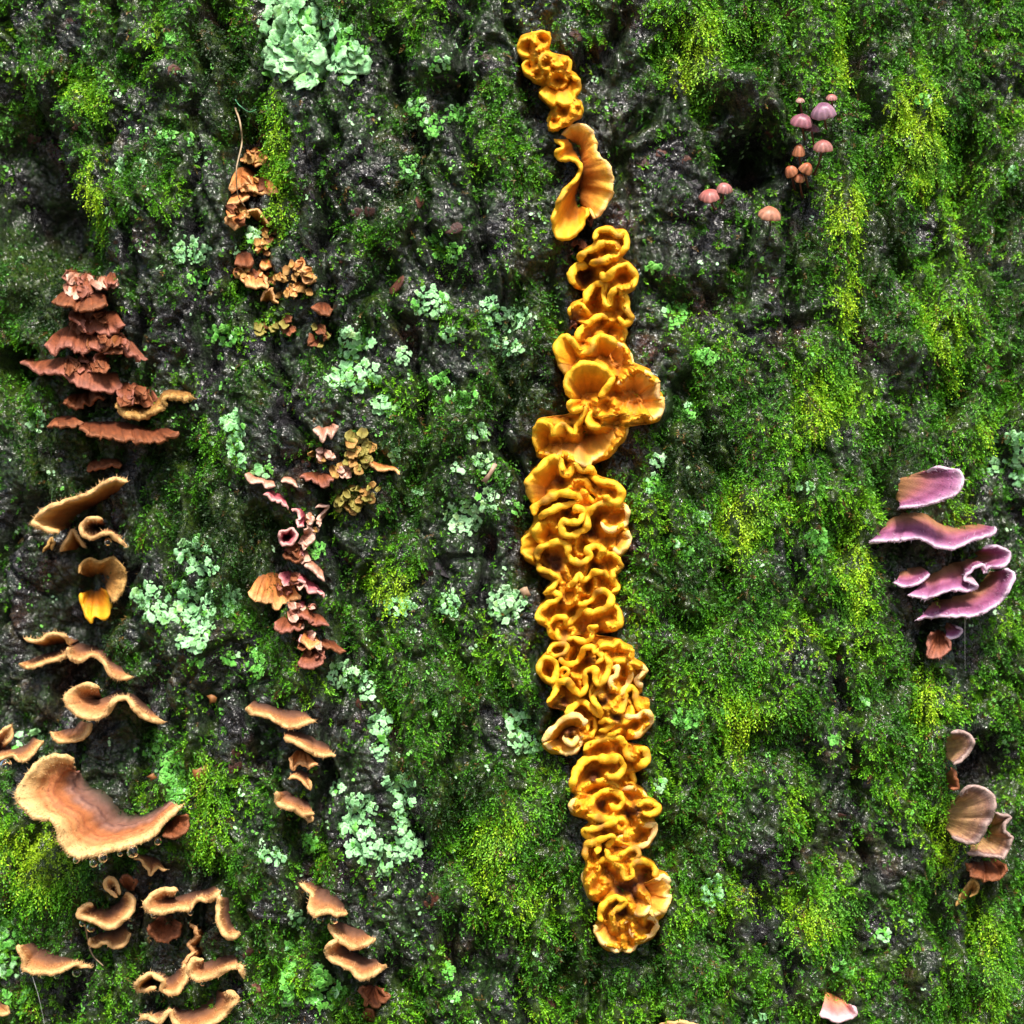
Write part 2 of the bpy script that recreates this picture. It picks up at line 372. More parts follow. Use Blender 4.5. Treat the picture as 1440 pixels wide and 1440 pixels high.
PAL = {
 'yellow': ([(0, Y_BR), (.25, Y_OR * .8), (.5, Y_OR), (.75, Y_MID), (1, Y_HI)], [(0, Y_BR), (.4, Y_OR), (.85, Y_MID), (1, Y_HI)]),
 'yellowpale': ([(0, Y_BR), (.3, np.array([.45, .15, .02])), (.7, np.array([.72, .32, .04])), (.9, np.array([.80, .42, .05])), (1, np.array([.86, .52, .12]))], [(0, Y_OR), (1, Y_MID)]),
 'tan': ([(0, np.array([.04, .02, .014])), (.25, np.array([.12, .055, .035])), (.45, np.array([.22, .10, .055])), (.6, np.array([.36, .15, .06])), (.74, np.array([.42, .18, .065])), (.86, np.array([.54, .27, .10])), (1, np.array([.70, .43, .18]))],
         [(0, np.array([.08, .026, .010])), (.6, np.array([.30, .11, .025])), (.9, np.array([.66, .36, .10])), (1, np.array([.84, .56, .26]))]),
 'tanbig': ([(0, np.array([.03, .025, .012])), (.10, np.array([.07, .05, .035])), (.20, np.array([.20, .10, .075])), (.28, np.array([.26, .12, .085])), (.32, np.array([.12, .055, .045])), (.36, np.array([.30, .15, .11])), (.42, np.array([.24, .10, .06])), (.47, np.array([.36, .13, .05])), (.56, np.array([.44, .15, .055])), (.60, np.array([.30, .095, .04])), (.64, np.array([.48, .18, .065])), (.69, np.array([.38, .13, .05])), (.73, np.array([.54, .25, .09])), (.79, np.array([.46, .19, .07])), (.84, np.array([.60, .33, .13])), (1, np.array([.72, .47, .20]))],
         [(0, np.array([.10, .035, .012])), (1, np.array([.7, .42, .18]))]),
 'rust': ([(0, np.array([.06, .02, .012])), (.4, np.array([.24, .075, .03])), (.75, np.array([.36, .13, .06])), (1, np.array([.46, .20, .11]))], [(0, np.array([.08, .02, .01])), (1, np.array([.42, .17, .04]))]),
 'rosy': ([(0, np.array([.10, .03, .012])), (.4, np.array([.32, .11, .045])), (.75, np.array([.40, .15, .08])), (1, np.array([.56, .27, .22]))], [(0, np.array([.10, .03, .02])), (1, np.array([.42, .16, .09]))]),
 'orange': ([(0, np.array([.22, .07, .02])), (.4, np.array([.58, .21, .06])), (.8, np.array([.66, .26, .08])), (1, np.array([.80, .44, .20]))], [(0, np.array([.2, .06, .01])), (1, np.array([.6, .26, .06]))]),
 'purple': ([(0, np.array([.30, .12, .05])), (.28, np.array([.30, .11, .075])), (.42, np.array([.32, .085, .10])), (.6, np.array([.30, .08, .16])), (.72, np.array([.20, .04, .11])), (.88, np.array([.32, .095, .22])), (.95, np.array([.36, .14, .27])), (1, np.array([.60, .36, .52]))],
            [(0, np.array([.10, .03, .03])), (1, np.array([.5, .26, .34]))]),
 'crimson': ([(0, np.array([.12, .02, .02])), (.5, np.array([.34, .06, .08])), (.85, np.array([.52, .17, .18])), (1, np.array([.72, .42, .36]))], [(0, np.array([.2, .05, .03])), (1, np.array([.55, .26, .18]))]),
 'pinktan': ([(0, np.array([.25, .10, .05])), (.5, np.array([.56, .27, .17])), (1, np.array([.78, .52, .40]))], [(0, np.array([.2, .07, .03])), (1, np.array([.6, .34, .2]))]),
 'turkey': ([(0, np.array([.30, .17, .10])), (.3, np.array([.42, .22, .12])), (.42, np.array([.34, .17, .11])), (.55, np.array([.48, .26, .16])), (.66, np.array([.36, .18, .14])), (.78, np.array([.46, .24, .19])), (.88, np.array([.22, .10, .11])), (1, np.array([.40, .26, .30]))],
            [(0, np.array([.2, .08, .03])), (1, np.array([.5, .25, .12]))]),
 'pink': ([(0, np.array([.60, .24, .06])), (.3, np.array([.66, .30, .16])), (.55, np.array([.66, .26, .22])), (.72, np.array([.62, .34, .34])), (1, np.array([.74, .54, .58]))], [(0, np.array([.5, .2, .1])), (1, np.array([.8, .6, .6]))]),
 'olive': ([(0, np.array([.08, .05, .01])), (.6, np.array([.26, .17, .03])), (1, np.array([.48, .34, .10]))], [(0, np.array([.06, .04, .01])), (1, np.array([.3, .2, .04]))]),
 'ochre': ([(0, np.array([.14, .06, .02])), (.6, np.array([.42, .20, .05])), (1, np.array([.62, .36, .12]))], [(0, np.array([.1, .04, .01])), (1, np.array([.4, .2, .05]))]),
}
for _k, _f in (('tan', (.86, .84, .82)), ('tanbig', (.86, .85, .84)), ('purple', (.92, 1.1, .98)), ('rust', (.46, .36, .26)), ('rosy', (.52, .40, .33)), ('orange', (.82, .78, .7)), ('ochre', (.66, .64, .55)), ('olive', (.55, .66, .5)), ('pinktan', (.8, .74, .74)), ('crimson', (.9, .8, .85)), ('pink', (.85, .78, .78)), ('turkey', (.80, .86, .66))):
    PAL[_k] = tuple([(p, c * np.array(_f)) for p, c in side] for side in PAL[_k])
NSEC_L = 7
_ls = [0]
def mark_keep(px, py, r, s=1.0):
    jj, ii = np.mgrid[0:121, 0:121]
    X = ii * 15 - 180 + 7.5; Y = jj * 15 - 180 + 7.5
    for x, y in zip(px, py):
        np.maximum(KEEP, s * np.exp(-(((X - x) ** 2 + (Y - y) ** 2) / (r * r)) ** 2), out=KEEP)
LOFTS = []          # gathered first so that the moss knows where fungi sit; built afterwards
def loft(rim, base=None, prot=40, palette='yellow', lip=5.0, th=2.2, arch=0.25, bend=0.45, ruff=1.2, shrink=0.45, closed=False, sink=3.0, hair=0, n=None, w0=0.55, zone=0.0, nsm=9, rsm=0.09, thb=0.0, pnz=11.0, nu=13):
    """numpy grid (columns x section) for one sheet; all lengths in photo pixels"""
    _ls[0] += 1; seed = 20 + _ls[0] * 0.613
    if palette in ('rust', 'rosy', 'orange', 'crimson'): ruff = ruff * 1.5 + .8
    rim = np.array(rim, float)
    L = np.linalg.norm(np.diff(rim[:, :2], axis=0), axis=1).sum()
    n = n or int(np.clip(L / 2.3, 14, 100))
    pr = np.atleast_1d(np.asarray(prot, float))
    prc = np.interp(np.linspace(0, 1, n), np.linspace(0, 1, len(pr)), pr) if len(pr) > 1 else np.full(n, pr[0])
    rc = catmull(rim[:, :2], n, closed)
    tt = np.linspace(0, 1, n) * L
    rc[:, 0] += ruff * perlin(tt / 9, 0 * tt, seed); rc[:, 1] += ruff * perlin(tt / 9, 0 * tt + 7.3, seed)
    rc[:, 0] += .55 * ruff * perlin(tt / 4, 0 * tt + 2.2, seed + 8); rc[:, 1] += .55 * ruff * perlin(tt / 4, 0 * tt + 9.1, seed + 8)
    prc = prc + np.minimum(0.22 * prc, pnz) * perlin(tt / 22, 0 * tt, seed + 1)
    if base is None:
        cen = smooth1(rc, max(3, n // 5)) if not closed else np.repeat(rc.mean(0)[None], n, 0)
        cen = 0.55 * cen + 0.45 * rc.mean(0)
        bc = rc + (cen - rc) * shrink
    else:
        bc = catmull(np.array(base, float), n)
    yb = smooth1(surf_y(bc[:, 0], bc[:, 1]), max(2, n // 6))
    bx, bz = ray(bc[:, 0], bc[:, 1], yb + sink * S); Bp = np.stack([bx, yb + sink * S, bz], 1)
    yr = (0.5 * yb + 0.5 * yb.mean()) - prc * S
    rx, rz = ray(rc[:, 0], rc[:, 1], yr); Rp = np.stack([rx, yr, rz], 1)
    out = np.array([0, -1.0, 0])
    Cp = Bp * (1 - bend) + Rp * bend + out * (arch * prc * S)[:, None]
    v = np.linspace(0, 1, nu); v = 1 - (1 - v) ** 1.35
    Rs = smooth1(Rp, max(2, int(n * rsm)))
    if closed: Rs = Rp
    Rv = Rs[:, None] + (Rp - Rs)[:, None] * (v ** 3.0)[None, :, None]
    P = (Bp[:, None] * ((1 - v) ** 2)[None, :, None] + Cp[:, None] * (2 * v * (1 - v))[None, :, None] + Rv * (v ** 2)[None, :, None])
    rad = perlin(tt[:, None] / 7 + 0 * v[None], v[None] * 2.5 + 0 * tt[:, None], seed + 2)
    ds = np.gradient(P, axis=1); dt = np.gradient(P, axis=0)
    if closed: dt[0] = dt[-1] = P[1] - P[-2]
    N = np.cross(dt, ds); N /= np.linalg.norm(N, axis=2, keepdims=True) + 1e-12
    # keep orientation continuous along the margin
    ref = N[:, -3].copy()
    for i in range(1, n):
        if (ref[i] * ref[i - 1]).sum() < -0.2: N[i] *= -1; ref[i] *= -1
    for j in range(nu): N[:, j] = smooth1(N[:, j], max(2, int(n / max(L, 1) * nsm)))
    N /= np.linalg.norm(N, axis=2, keepdims=True) + 1e-12
    if (N.mean((0, 1)) * np.array([0, -0.75, 0.65])).sum() < 0: N = -N
    P = P + N * (rad * ruff * 0.9 * S * (v * (1 - 0.35 * v))[None])[..., None]
    lipc = lip * (0.74 if palette.startswith('yellow') else 0.68) * (1 + (0.5 if palette.startswith('yellow') else 0.3) * perlin(tt / 15, 0 * tt + 3.1, seed + 3) + 0.16 * perlin(tt / 5, 0 * tt + 1.7, seed + 3))
    tap = np.ones(n)
    if not closed:
        e = np.minimum(tt, L - tt) / (1.5 * lip); tap = np.sqrt(np.clip(1 - (1 - np.clip(e, 0, 1)) ** 2, 0.02, 1))
    lipc = lipc * tap
    thv = th * tap[:, None] + (lipc[:, None] - th * tap[:, None]) * sstep(w0, 1.0, v)[None]
    thv = thv + (thb * lipc)[:, None] * ((1 - v) ** 1.5)[None]
    P = P + N * (zone * S * np.sin(2 * np.pi * (3.6 * v[None] + 0.12 * perlin(tt / 30, 0 * tt, seed + 6)[:, None])) * (v * (1 - v) * 3)[None])[..., None]
    up = P + N * (thv * S)[..., None]
    lo = P - N * (thv * S)[..., None]
    sdir = ds[:, -1] / (np.linalg.norm(ds[:, -1], axis=1, keepdims=True) + 1e-12)
    nd = N[:, -1]; sdir = sdir - nd * (sdir * nd).sum(1, keepdims=True); sdir /= np.linalg.norm(sdir, axis=1, keepdims=True) + 1e-12
    ang = np.linspace(0, np.pi, NSEC_L + 2)[1:-1]
    lipp = P[:, -1][:, None] + (nd[:, None] * np.cos(ang)[None, :, None] + sdir[:, None] * (0.9 * np.sin(ang))[None, :, None]) * (lipc * S)[:, None, None]
    lo_v = v[::-1][::2]
    lo = lo[:, ::-1][:, ::2]
    G = np.concatenate([up, lipp, lo], 1)
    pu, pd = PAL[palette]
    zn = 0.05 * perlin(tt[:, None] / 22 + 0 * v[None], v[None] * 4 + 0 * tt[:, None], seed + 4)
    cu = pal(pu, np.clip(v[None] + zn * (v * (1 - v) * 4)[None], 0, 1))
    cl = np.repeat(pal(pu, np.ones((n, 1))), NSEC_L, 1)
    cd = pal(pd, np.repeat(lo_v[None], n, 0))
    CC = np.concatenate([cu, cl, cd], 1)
    if palette == 'yellowpale':
        cl = cl * 1.0; wv = np.clip(.5 + .9 * perlin(tt / 12, 0 * tt, seed + 9), 0, 1)[:, None, None]
        CC[:, nu - 2:nu + NSEC_L] = CC[:, nu - 2:nu + NSEC_L] * (1 - .55 * wv) + np.array([.78, .60, .34]) * .55 * wv
    if palette.startswith('yellow'):
        st = np.clip(perlin(rc[:, 0] / 26, rc[:, 1] / 26, 71) * 1.5 - .35 + .35 * sstep(1080, 1300, rc[:, 1]), 0, .7)[:, None, None]
        CC = CC * (1 - st) + np.array([.20, .075, .02]) * st * 1.0
    mott = 1 + 0.2 * perlin(tt[:, None] / 11 + 0 * np.arange(G.shape[1])[None], 0.35 * np.arange(G.shape[1])[None] + 0 * tt[:, None], seed + 5)
    if palette in ('rust', 'rosy', 'orange', 'crimson', 'pinktan', 'turkey', 'ochre'):
        mott = mott * (1 + 0.45 * perlin(tt[:, None] / 2.6 + 0 * np.arange(G.shape[1])[None], 0.22 * np.arange(G.shape[1])[None] + 0 * tt[:, None], seed + 7))
    CC = CC * mott[..., None]
    d = dict(G=G, C=CC, N=N, P=P, v=v, nd=nd, sd=sdir, lip=lipc, base=Bp.mean(0), L=L, hair=hair, closed=closed, pal=palette, rimpx=rc, basepx=bc, nu=nu)
    return d
def strip_mesh(name, d, j0, j1, cols=None, origin=(0, 0, 0), cap_ends=True):
    G = d['G'][:, j0:j1 + 1] - np.asarray(origin); CC = d['C'][:, j0:j1 + 1]
    n, k = G.shape[:2]
    idx = np.arange(n * k).reshape(n, k)
    F = np.stack([idx[:-1, :-1], idx[1:, :-1], idx[1:, 1:], idx[:-1, 1:]], -1).reshape(-1, 4)
    if d['closed']:
        F = np.vstack([F, np.stack([idx[-1, :-1], idx[0, :-1], idx[0, 1:], idx[-1, 1:]], -1)])
    return mesh_np(name, G.reshape(-1, 3), F, CC.reshape(-1, 3))
def end_caps(G):      # quads that close the two open ends of a sheet
    return None
def add_sheet(d, m, parent, origin, part='cap', split='bracket'):
    KT = d['G'].shape[1]; KL = d['nu'] + NSEC_L
    jm = int(d['nu'] * .72)
    if split == 'bracket':
        cap = obj(part, strip_mesh(part, d, 0, jm, origin=origin), m, parent)
        mg = obj('margin', strip_mesh('margin', d, jm, KL, origin=origin), m, parent)
        un = obj('underside', strip_mesh('underside', d, KL, KT - 1, origin=origin), m, parent)
        if d['hair']: hair_part(d, parent, origin)
        return cap
    sheet = obj(part, strip_mesh(part, d, 0, jm, origin=origin), m, parent)
    mg = obj('margin', strip_mesh('margin', d, jm, KL, origin=origin), m, sheet)
    un = obj('underside', strip_mesh('underside', d, KL, KT - 1, origin=origin), m, sheet)
    return sheet
def hair_part(d, parent, origin):
    n = d['G'].shape[0]; k = int(.75 * d['hair'] * d['L']); nu = d['nu']; KL = nu + NSEC_L; j6 = int(nu * .55)
    i = rng.integers(0, n, k); q = rng.uniform(0, 1, k)
    jl = np.where(q < 0.6, rng.integers(j6, nu, k), nu + rng.integers(0, NSEC_L - 2, k))
    base = d['G'][i, jl]
    fr = np.clip((jl - j6) / (nu - j6 + 3.0), 0, 1)[:, None]
    dirv = d['nd'][i] * (1.1 - 0.9 * fr) + d['sd'][i] * (0.35 + 0.8 * fr) + rng.normal(0, 0.35, (k, 3))
    dirv /= np.linalg.norm(dirv, axis=1, keepdims=True)
    ln = rng.uniform(2.5, 7.5, k)[:, None] * S; wd = 0.45 * S
    a = np.cross(dirv, rng.normal(0, 1, (k, 3))); a /= np.linalg.norm(a, axis=1, keepdims=True) + 1e-9
    b = np.cross(dirv, a)
    V = np.stack([base + a * wd, base - a * .5 * wd + b * .87 * wd, base - a * .5 * wd - b * .87 * wd, base + dirv * ln], 1) - np.asarray(origin)
    f0 = (np.arange(k) * 4)[:, None]
    F = np.concatenate([f0 + np.array([[0, 1, 3]]), f0 + np.array([[1, 2, 3]]), f0 + np.array([[2, 0, 3]])], 0)
    col = np.repeat(d['C'][i, np.minimum(jl + 3, KL - 1)][:, None] * 1.05 + 0.03, 4, 1).reshape(-1, 3)
    o = obj('hair_fringe', mesh_np('hair_fringe', V.reshape(-1, 3), F, col), M_HAIR, parent)
    o['kind'] = 'stuff'
def petal(x, y, rx, ry, ang, prot=25, palette='yellow', lip=3.5, span=140, ruff=1.0, back=0.75, **kw):
    """a rounded lobe whose free edge is an arc; ang = direction (deg, 0 right, 90 down) the lobe points"""
    a = math.radians(ang); ca, sa = math.cos(a), math.sin(a)
    rim = []
    for t in np.linspace(-span, span, 9):
        t = math.radians(t); lx, ly = rx * math.cos(t), ry * math.sin(t)
        rim.append((x + lx * ca - ly * sa, y + lx * sa + ly * ca))
    bx, by = x - rx * back * ca, y - rx * back * sa
    base = [(bx + sa * ry * .35, by - ca * ry * .35), (bx, by), (bx - sa * ry * .35, by + ca * ry * .35)]
    pr = [prot * .75, prot, prot * 1.1, prot, prot * .75]
    return loft(rim, base, pr, palette, lip, ruff=ruff, **kw)

# ------------------------------------------------------------------ the traced fungi (photo pixels)
YC = []     # yellow clusters: (label, [loft args])
def F_(rim, **k): return ('f', rim, k)
def P_(*a, **k): return ('p', a, k)
YC.append(('loose string of small rounded yellow lobes, topmost of the yellow frills', [
  P_(742, 67, 13, 13, 190, prot=30), P_(762, 56, 12, 11, 290, prot=26), P_(760, 77, 8, 8, 120, prot=24), P_(744, 94, 9, 9, 170, prot=28), P_(756, 105, 8, 8, 110, prot=22),
  P_(768, 88, 10, 10, 200, prot=32), F_([(774, 84), (780, 92), (790, 93), (796, 84), (801, 86), (801, 100), (797, 110)], base=[(782, 108), (790, 112)], prot=30, lip=4),
  F_([(758, 130), (764, 136), (770, 142), (778, 147), (784, 142), (792, 147), (803, 146), (808, 135), (815, 122), (812, 112), (805, 108)], base=[(776, 112), (784, 110), (792, 110), (797, 108)], prot=36, lip=4),
  P_(786, 112, 13, 12, 150, prot=26), P_(802, 120, 12, 13, 20, prot=34), P_(795, 158, 14, 12, 80, prot=30), P_(779, 172, 12, 8, 100, prot=26), P_(813, 155, 8, 6, 270, prot=22)]))
YC.append(('large drooping yellow bracket folded in two wings, above a reddish crack', [
  F_([(780, 196), (791, 207), (782, 214), (786, 225), (803, 224), (817, 235), (809, 254), (793, 270), (784, 290), (778, 306), (784, 334), (808, 330), (822, 309), (828, 293)], base=[(800, 196), (808, 214), (818, 240), (812, 262), (808, 278), (812, 292), (818, 290)], prot=[30, 34, 40, 48, 54, 50, 44, 36], lip=4.2, arch=0.1),
  F_([(790, 190), (806, 176), (829, 180), (837, 199), (841, 218), (856, 233), (862, 262), (856, 282), (839, 306), (829, 292)], base=[(800, 200), (806, 200), (812, 206), (817, 220), (818, 240), (816, 262), (815, 280), (820, 288)], prot=[22, 26, 26, 30, 36, 38, 34, 26], lip=3.2, palette='yellowpale', arch=0.3, ruff=2)]))
YC.append(('cluster of thick curling yellow ridges with a brown gap, just under the folded wings', [
  F_([(836, 338), (841, 325), (857, 323), (870, 332), (878, 328), (881, 346), (873, 356)], prot=40, lip=6.5),
  F_([(815, 369), (818, 359), (832, 351), (848, 342), (865, 344), (869, 356), (860, 363), (842, 368), (828, 372)], prot=46, lip=7),
  F_([(808, 401), (803, 386), (812, 375), (828, 374)], prot=40, lip=6.5), F_([(844, 383), (853, 391), (866, 377), (881, 373), (893, 386), (892, 400), (880, 406)], prot=42, lip=6.5),
  F_([(800, 444), (804, 432), (817, 429), (824, 436), (829, 443)], prot=36, lip=5.2),
  F_([(821, 430), (827, 412), (839, 399), (850, 402), (849, 418), (856, 432), (859, 415), (868, 405), (879, 417), (881, 434), (889, 448), (878, 455), (869, 447)], prot=44, lip=6.4),
  F_([(811, 481), (815, 466), (829, 453), (845, 444), (855, 448)], prot=46, lip=6.2), P_(862, 468, 18, 16, 20, prot=34, lip=5)]))
YC.append(('widest yellow mass with a round fan, a right-hand flap and a ruffled skirt', [
  F_([(797, 526), (788, 513), (781, 492), (793, 473), (803, 478), (811, 490), (822, 497), (832, 490), (835, 478), (846, 473), (861, 478), (869, 488)], base=[(822, 522), (826, 518), (832, 512), (838, 508), (846, 508), (852, 505)], prot=42, lip=6.2),
  F_([(868, 482), (878, 488), (890, 512), (881, 525)], base=[(852, 505), (858, 512), (862, 522)], prot=30, lip=4.5, palette='yellowpale'),
  F_([(803, 560), (796, 542), (803, 524), (817, 512), (836, 513), (853, 521), (860, 533), (852, 548), (842, 558)], base=[(820, 565), (827, 562), (834, 562)], prot=[36, 44, 50, 52, 48, 40], lip=6, arch=-0.05),
  F_([(803, 560), (801, 572), (810, 579), (820, 572)], base=[(826, 562), (828, 568)], prot=42, lip=5.5),
  F_([(869, 542), (880, 529), (895, 520), (911, 526), (917, 536), (926, 538), (924, 553), (932, 563), (930, 580), (919, 590), (904, 582), (891, 590), (880, 580)], base=[(880, 556), (888, 556), (894, 562), (890, 570), (880, 570)], prot=[30, 36, 38, 36, 30], lip=4.4, palette='yellowpale', arch=0.05, ruff=2.4),
  F_([(755, 636), (752, 615), (753, 602), (761, 593), (773, 599), (778, 612), (783, 599), (794, 597), (806, 611), (812, 597), (819, 585), (823, 571)], base=[(772, 632), (778, 625), (786, 620), (800, 616), (815, 612), (828, 590), (832, 580)], prot=[34, 46, 50, 50, 52, 46], lip=4.6),
  F_([(758, 638), (778, 640), (802, 644), (822, 655), (841, 643), (856, 638), (866, 626), (878, 611), (883, 590), (878, 578)], base=[(782, 622), (800, 618), (820, 610), (832, 600), (846, 588), (856, 578)], prot=[22, 30, 40, 42, 36, 28], lip=3.6, palette='yellowpale', ruff=2.4, arch=0.3),
  P_(850, 574, 14, 14, 120, prot=40, lip=4.5), P_(838, 590, 12, 12, 160, prot=36, lip=4)]))
YC.append(('tall fused yellow column of wavy ridges like brain coral, below the ruffled skirt', [
  F_([(749, 708), (742, 681), (750, 667), (762, 655), (778, 643), (787, 646), (791, 664), (800, 667), (807, 653), (818, 661), (831, 659), (838, 670)], prot=46, lip=6.2, base=[(775, 700), (776, 690), (780, 682), (786, 678), (796, 676), (806, 674), (816, 672), (824, 676)]),
  F_([(829, 670), (847, 678), (865, 682), (874, 692), (871, 704), (860, 706), (848, 697)], prot=42, lip=6.2),
  F_([(751, 726), (753, 713), (768, 703), (788, 694), (805, 696), (813, 702), (805, 709), (786, 713), (768, 721), (757, 729)], prot=54, lip=7.5),
  F_([(800, 689), (809, 678), (822, 675), (827, 683), (834, 691), (842, 700), (836, 706), (826, 699), (822, 690)], prot=48, lip=5),
  F_([(807, 722), (811, 715), (820, 719), (817, 731), (805, 735), (794, 733), (789, 741), (795, 752), (809, 752), (824, 741), (827, 725), (836, 713), (852, 706), (863, 710)], prot=54, lip=6.6),
  F_([(866, 713), (880, 715), (882, 730), (873, 741), (856, 745), (845, 735)], prot=40, lip=5, palette='yellowpale'), F_([(882, 746), (885, 762), (872, 777), (860, 770)], base=[(862, 750), (862, 756), (860, 762)], prot=34, lip=4.6, palette='yellowpale'),
  F_([(770, 733), (758, 735), (747, 745), (735, 764), (739, 780), (750, 788)], base=[(780, 748), (776, 756), (770, 768)], prot=36, lip=4.6, ruff=2.5), P_(768, 750, 16, 16, 200, prot=44, lip=5, ruff=2.2), P_(820, 765, 16, 10, 90, prot=30, lip=4),
  F_([(755, 788), (757, 774), (770, 766), (787, 762), (798, 768), (799, 780), (806, 789), (819, 791), (829, 784), (827, 773), (838, 768), (848, 775), (842, 786)], prot=54, lip=6.4),
  F_([(755, 793), (761, 801), (774, 805), (785, 815), (776, 826), (767, 834), (776, 833), (786, 837), (783, 844), (768, 851), (755, 866), (766, 875)], prot=50, lip=5.6, shrink=.3),
  F_([(850, 780), (864, 780), (873, 795), (863, 803), (861, 815), (869, 826), (860, 833)], prot=42, lip=5.2, shrink=.35), F_([(801, 826), (809, 816), (814, 806), (819, 816), (828, 812), (835, 805), (848, 805), (855, 813)], prot=50, lip=5.6),
  F_([(815, 852), (831, 844), (840, 832), (852, 832), (860, 842), (852, 855), (832, 861), (820, 859)], prot=54, lip=6.4), F_([(858, 850), (869, 856), (872, 874), (862, 883), (852, 875)], prot=42, lip=6), P_(810, 800, 16, 14, 100, prot=24, lip=4), P_(800, 832, 18, 12, 80, prot=24, lip=4), P_(826, 822, 14, 10, 90, prot=24, lip=4),
  F_([(770, 879), (776, 892), (784, 900)], prot=46, lip=5), F_([(774, 876), (782, 869), (793, 868), (797, 876), (804, 874), (813, 863), (821, 853), (811, 849)], prot=50, lip=5.6), P_(795, 888, 14, 12, 95, prot=32, lip=4)]))
YC.append(('crowded yellow cluster with two open ring-shaped folds and a dark left pouch', [
  F_([(797, 900), (807, 897), (820, 902), (831, 898), (833, 890), (828, 882), (842, 882)], prot=48, lip=5),
  F_([(772, 917), (777, 908), (790, 905), (798, 910), (793, 918), (782, 923)], prot=50, lip=4.6, closed=True, shrink=.7),
  F_([(777, 958), (766, 952), (758, 942), (762, 928), (773, 925), (782, 932), (782, 947)], prot=52, lip=5.6, closed=True, shrink=.7),
  F_([(786, 924), (796, 934), (809, 932), (818, 922), (822, 912), (832, 910), (836, 916), (843, 917), (847, 926), (838, 933)], prot=54, lip=5.8),
  F_([(843, 911), (850, 907), (863, 908), (870, 903), (878, 912), (889, 916), (882, 927), (863, 931)], base=[(848, 922), (852, 918), (860, 918), (866, 916), (868, 920)], prot=40, lip=4.8, ruff=2),
  F_([(770, 988), (780, 973), (785, 960), (797, 958), (805, 967), (815, 977), (823, 967), (822, 950), (827, 942), (837, 942), (837, 955), (844, 962), (853, 950), (857, 934), (850, 922)], prot=58, lip=6.3),
  F_([(789, 945), (793, 939), (799, 943), (797, 950), (791, 951)], prot=52, lip=4.4, closed=True),
  F_([(861, 942), (868, 938), (867, 948), (858, 958), (870, 975), (880, 967), (887, 950), (886, 934), (897, 935), (908, 944), (895, 955), (903, 968)], prot=44, lip=5, palette='yellowpale', shrink=.5),
  F_([(795, 1005), (807, 993), (820, 987), (834, 998), (847, 1007), (841, 993), (834, 981), (843, 973), (847, 984)], prot=50, lip=6),
  F_([(857, 993), (870, 1002), (878, 990), (880, 974), (887, 967), (894, 976), (895, 989), (903, 997), (914, 987)], prot=46, lip=6),
  F_([(877, 1008), (895, 1007), (910, 1002), (917, 1012), (908, 1022), (897, 1033), (886, 1031)], prot=38, lip=5.5, palette='yellowpale'),
  F_([(763, 1044), (775, 1027), (792, 1012), (808, 1006), (821, 1012), (822, 1021)], base=[(786, 1036), (792, 1030), (800, 1024), (810, 1022)], prot=48, lip=5.5, palette='yellowpale'),
  F_([(765, 1047), (783, 1055), (798, 1060), (812, 1052), (820, 1038)], base=[(788, 1036), (796, 1034), (806, 1032)], prot=30, lip=4, palette='yellowpale', ruff=2.5), P_(803, 1038, 9, 8, 90, prot=38, lip=5, palette='yellowpale'),
  F_([(826, 1028), (827, 1014), (837, 1012), (836, 1028), (830, 1038)], prot=48, lip=4.2), F_([(841, 1016), (853, 1012), (862, 1018), (853, 1026), (842, 1027)], prot=46, lip=4.6), F_([(840, 1039), (858, 1034), (873, 1027)], prot=42, lip=4.5),
  P_(815, 930, 24, 20, 95, prot=24, lip=4), P_(800, 970, 24, 18, 100, prot=26, lip=4), P_(850, 975, 22, 20, 80, prot=26, lip=4), P_(872, 1000, 18, 18, 80, prot=24, lip=4)]))
YC.append(('zigzag yellow ridges below the dark pouch, greying along their right-hand rim', [
  F_([(820, 1055), (833, 1045), (850, 1040), (867, 1037), (877, 1044), (882, 1060), (893, 1065), (898, 1054), (908, 1056), (910, 1069), (897, 1078)], prot=44, lip=6.4),
  F_([(802, 1108), (810, 1088), (820, 1071), (837, 1066), (855, 1068), (871, 1066), (876, 1080), (866, 1092), (851, 1089)], prot=50, lip=7),
  F_([(879, 1080), (889, 1090), (892, 1100), (880, 1101)], prot=38, lip=5.6), F_([(806, 1134), (814, 1124), (820, 1107), (838, 1098), (858, 1100), (871, 1108)], base=[(826, 1126), (832, 1120), (842, 1114), (856, 1114)], prot=42, lip=5.2),
  P_(812, 1134, 10, 8, 180, prot=36, lip=5, palette='yellowpale'), F_([(824, 1141), (834, 1123), (851, 1112), (868, 1114), (877, 1126), (868, 1136), (857, 1132)], prot=48, lip=6.4),
  F_([(826, 1145), (845, 1151), (867, 1153), (847, 1161), (822, 1169), (837, 1181), (858, 1175), (863, 1181), (852, 1191)], prot=50, lip=6, shrink=.3),
  F_([(875, 1110), (891, 1108), (905, 1116), (908, 1128)], prot=36, lip=5, palette='yellowpale'), F_([(894, 1133), (911, 1127), (925, 1135), (917, 1146), (903, 1143)], prot=40, lip=6),
  F_([(893, 1147), (902, 1159), (921, 1161), (917, 1177), (905, 1189), (883, 1191), (869, 1181), (887, 1175)], prot=38, lip=5.2, palette='yellowpale', shrink=.5), F_([(867, 1151), (879, 1155), (880, 1168), (892, 1173)], prot=40, lip=5), P_(880, 1150, 20, 18, 60, prot=20, lip=4), P_(846, 1140, 20, 16, 120, prot=22, lip=4)]))
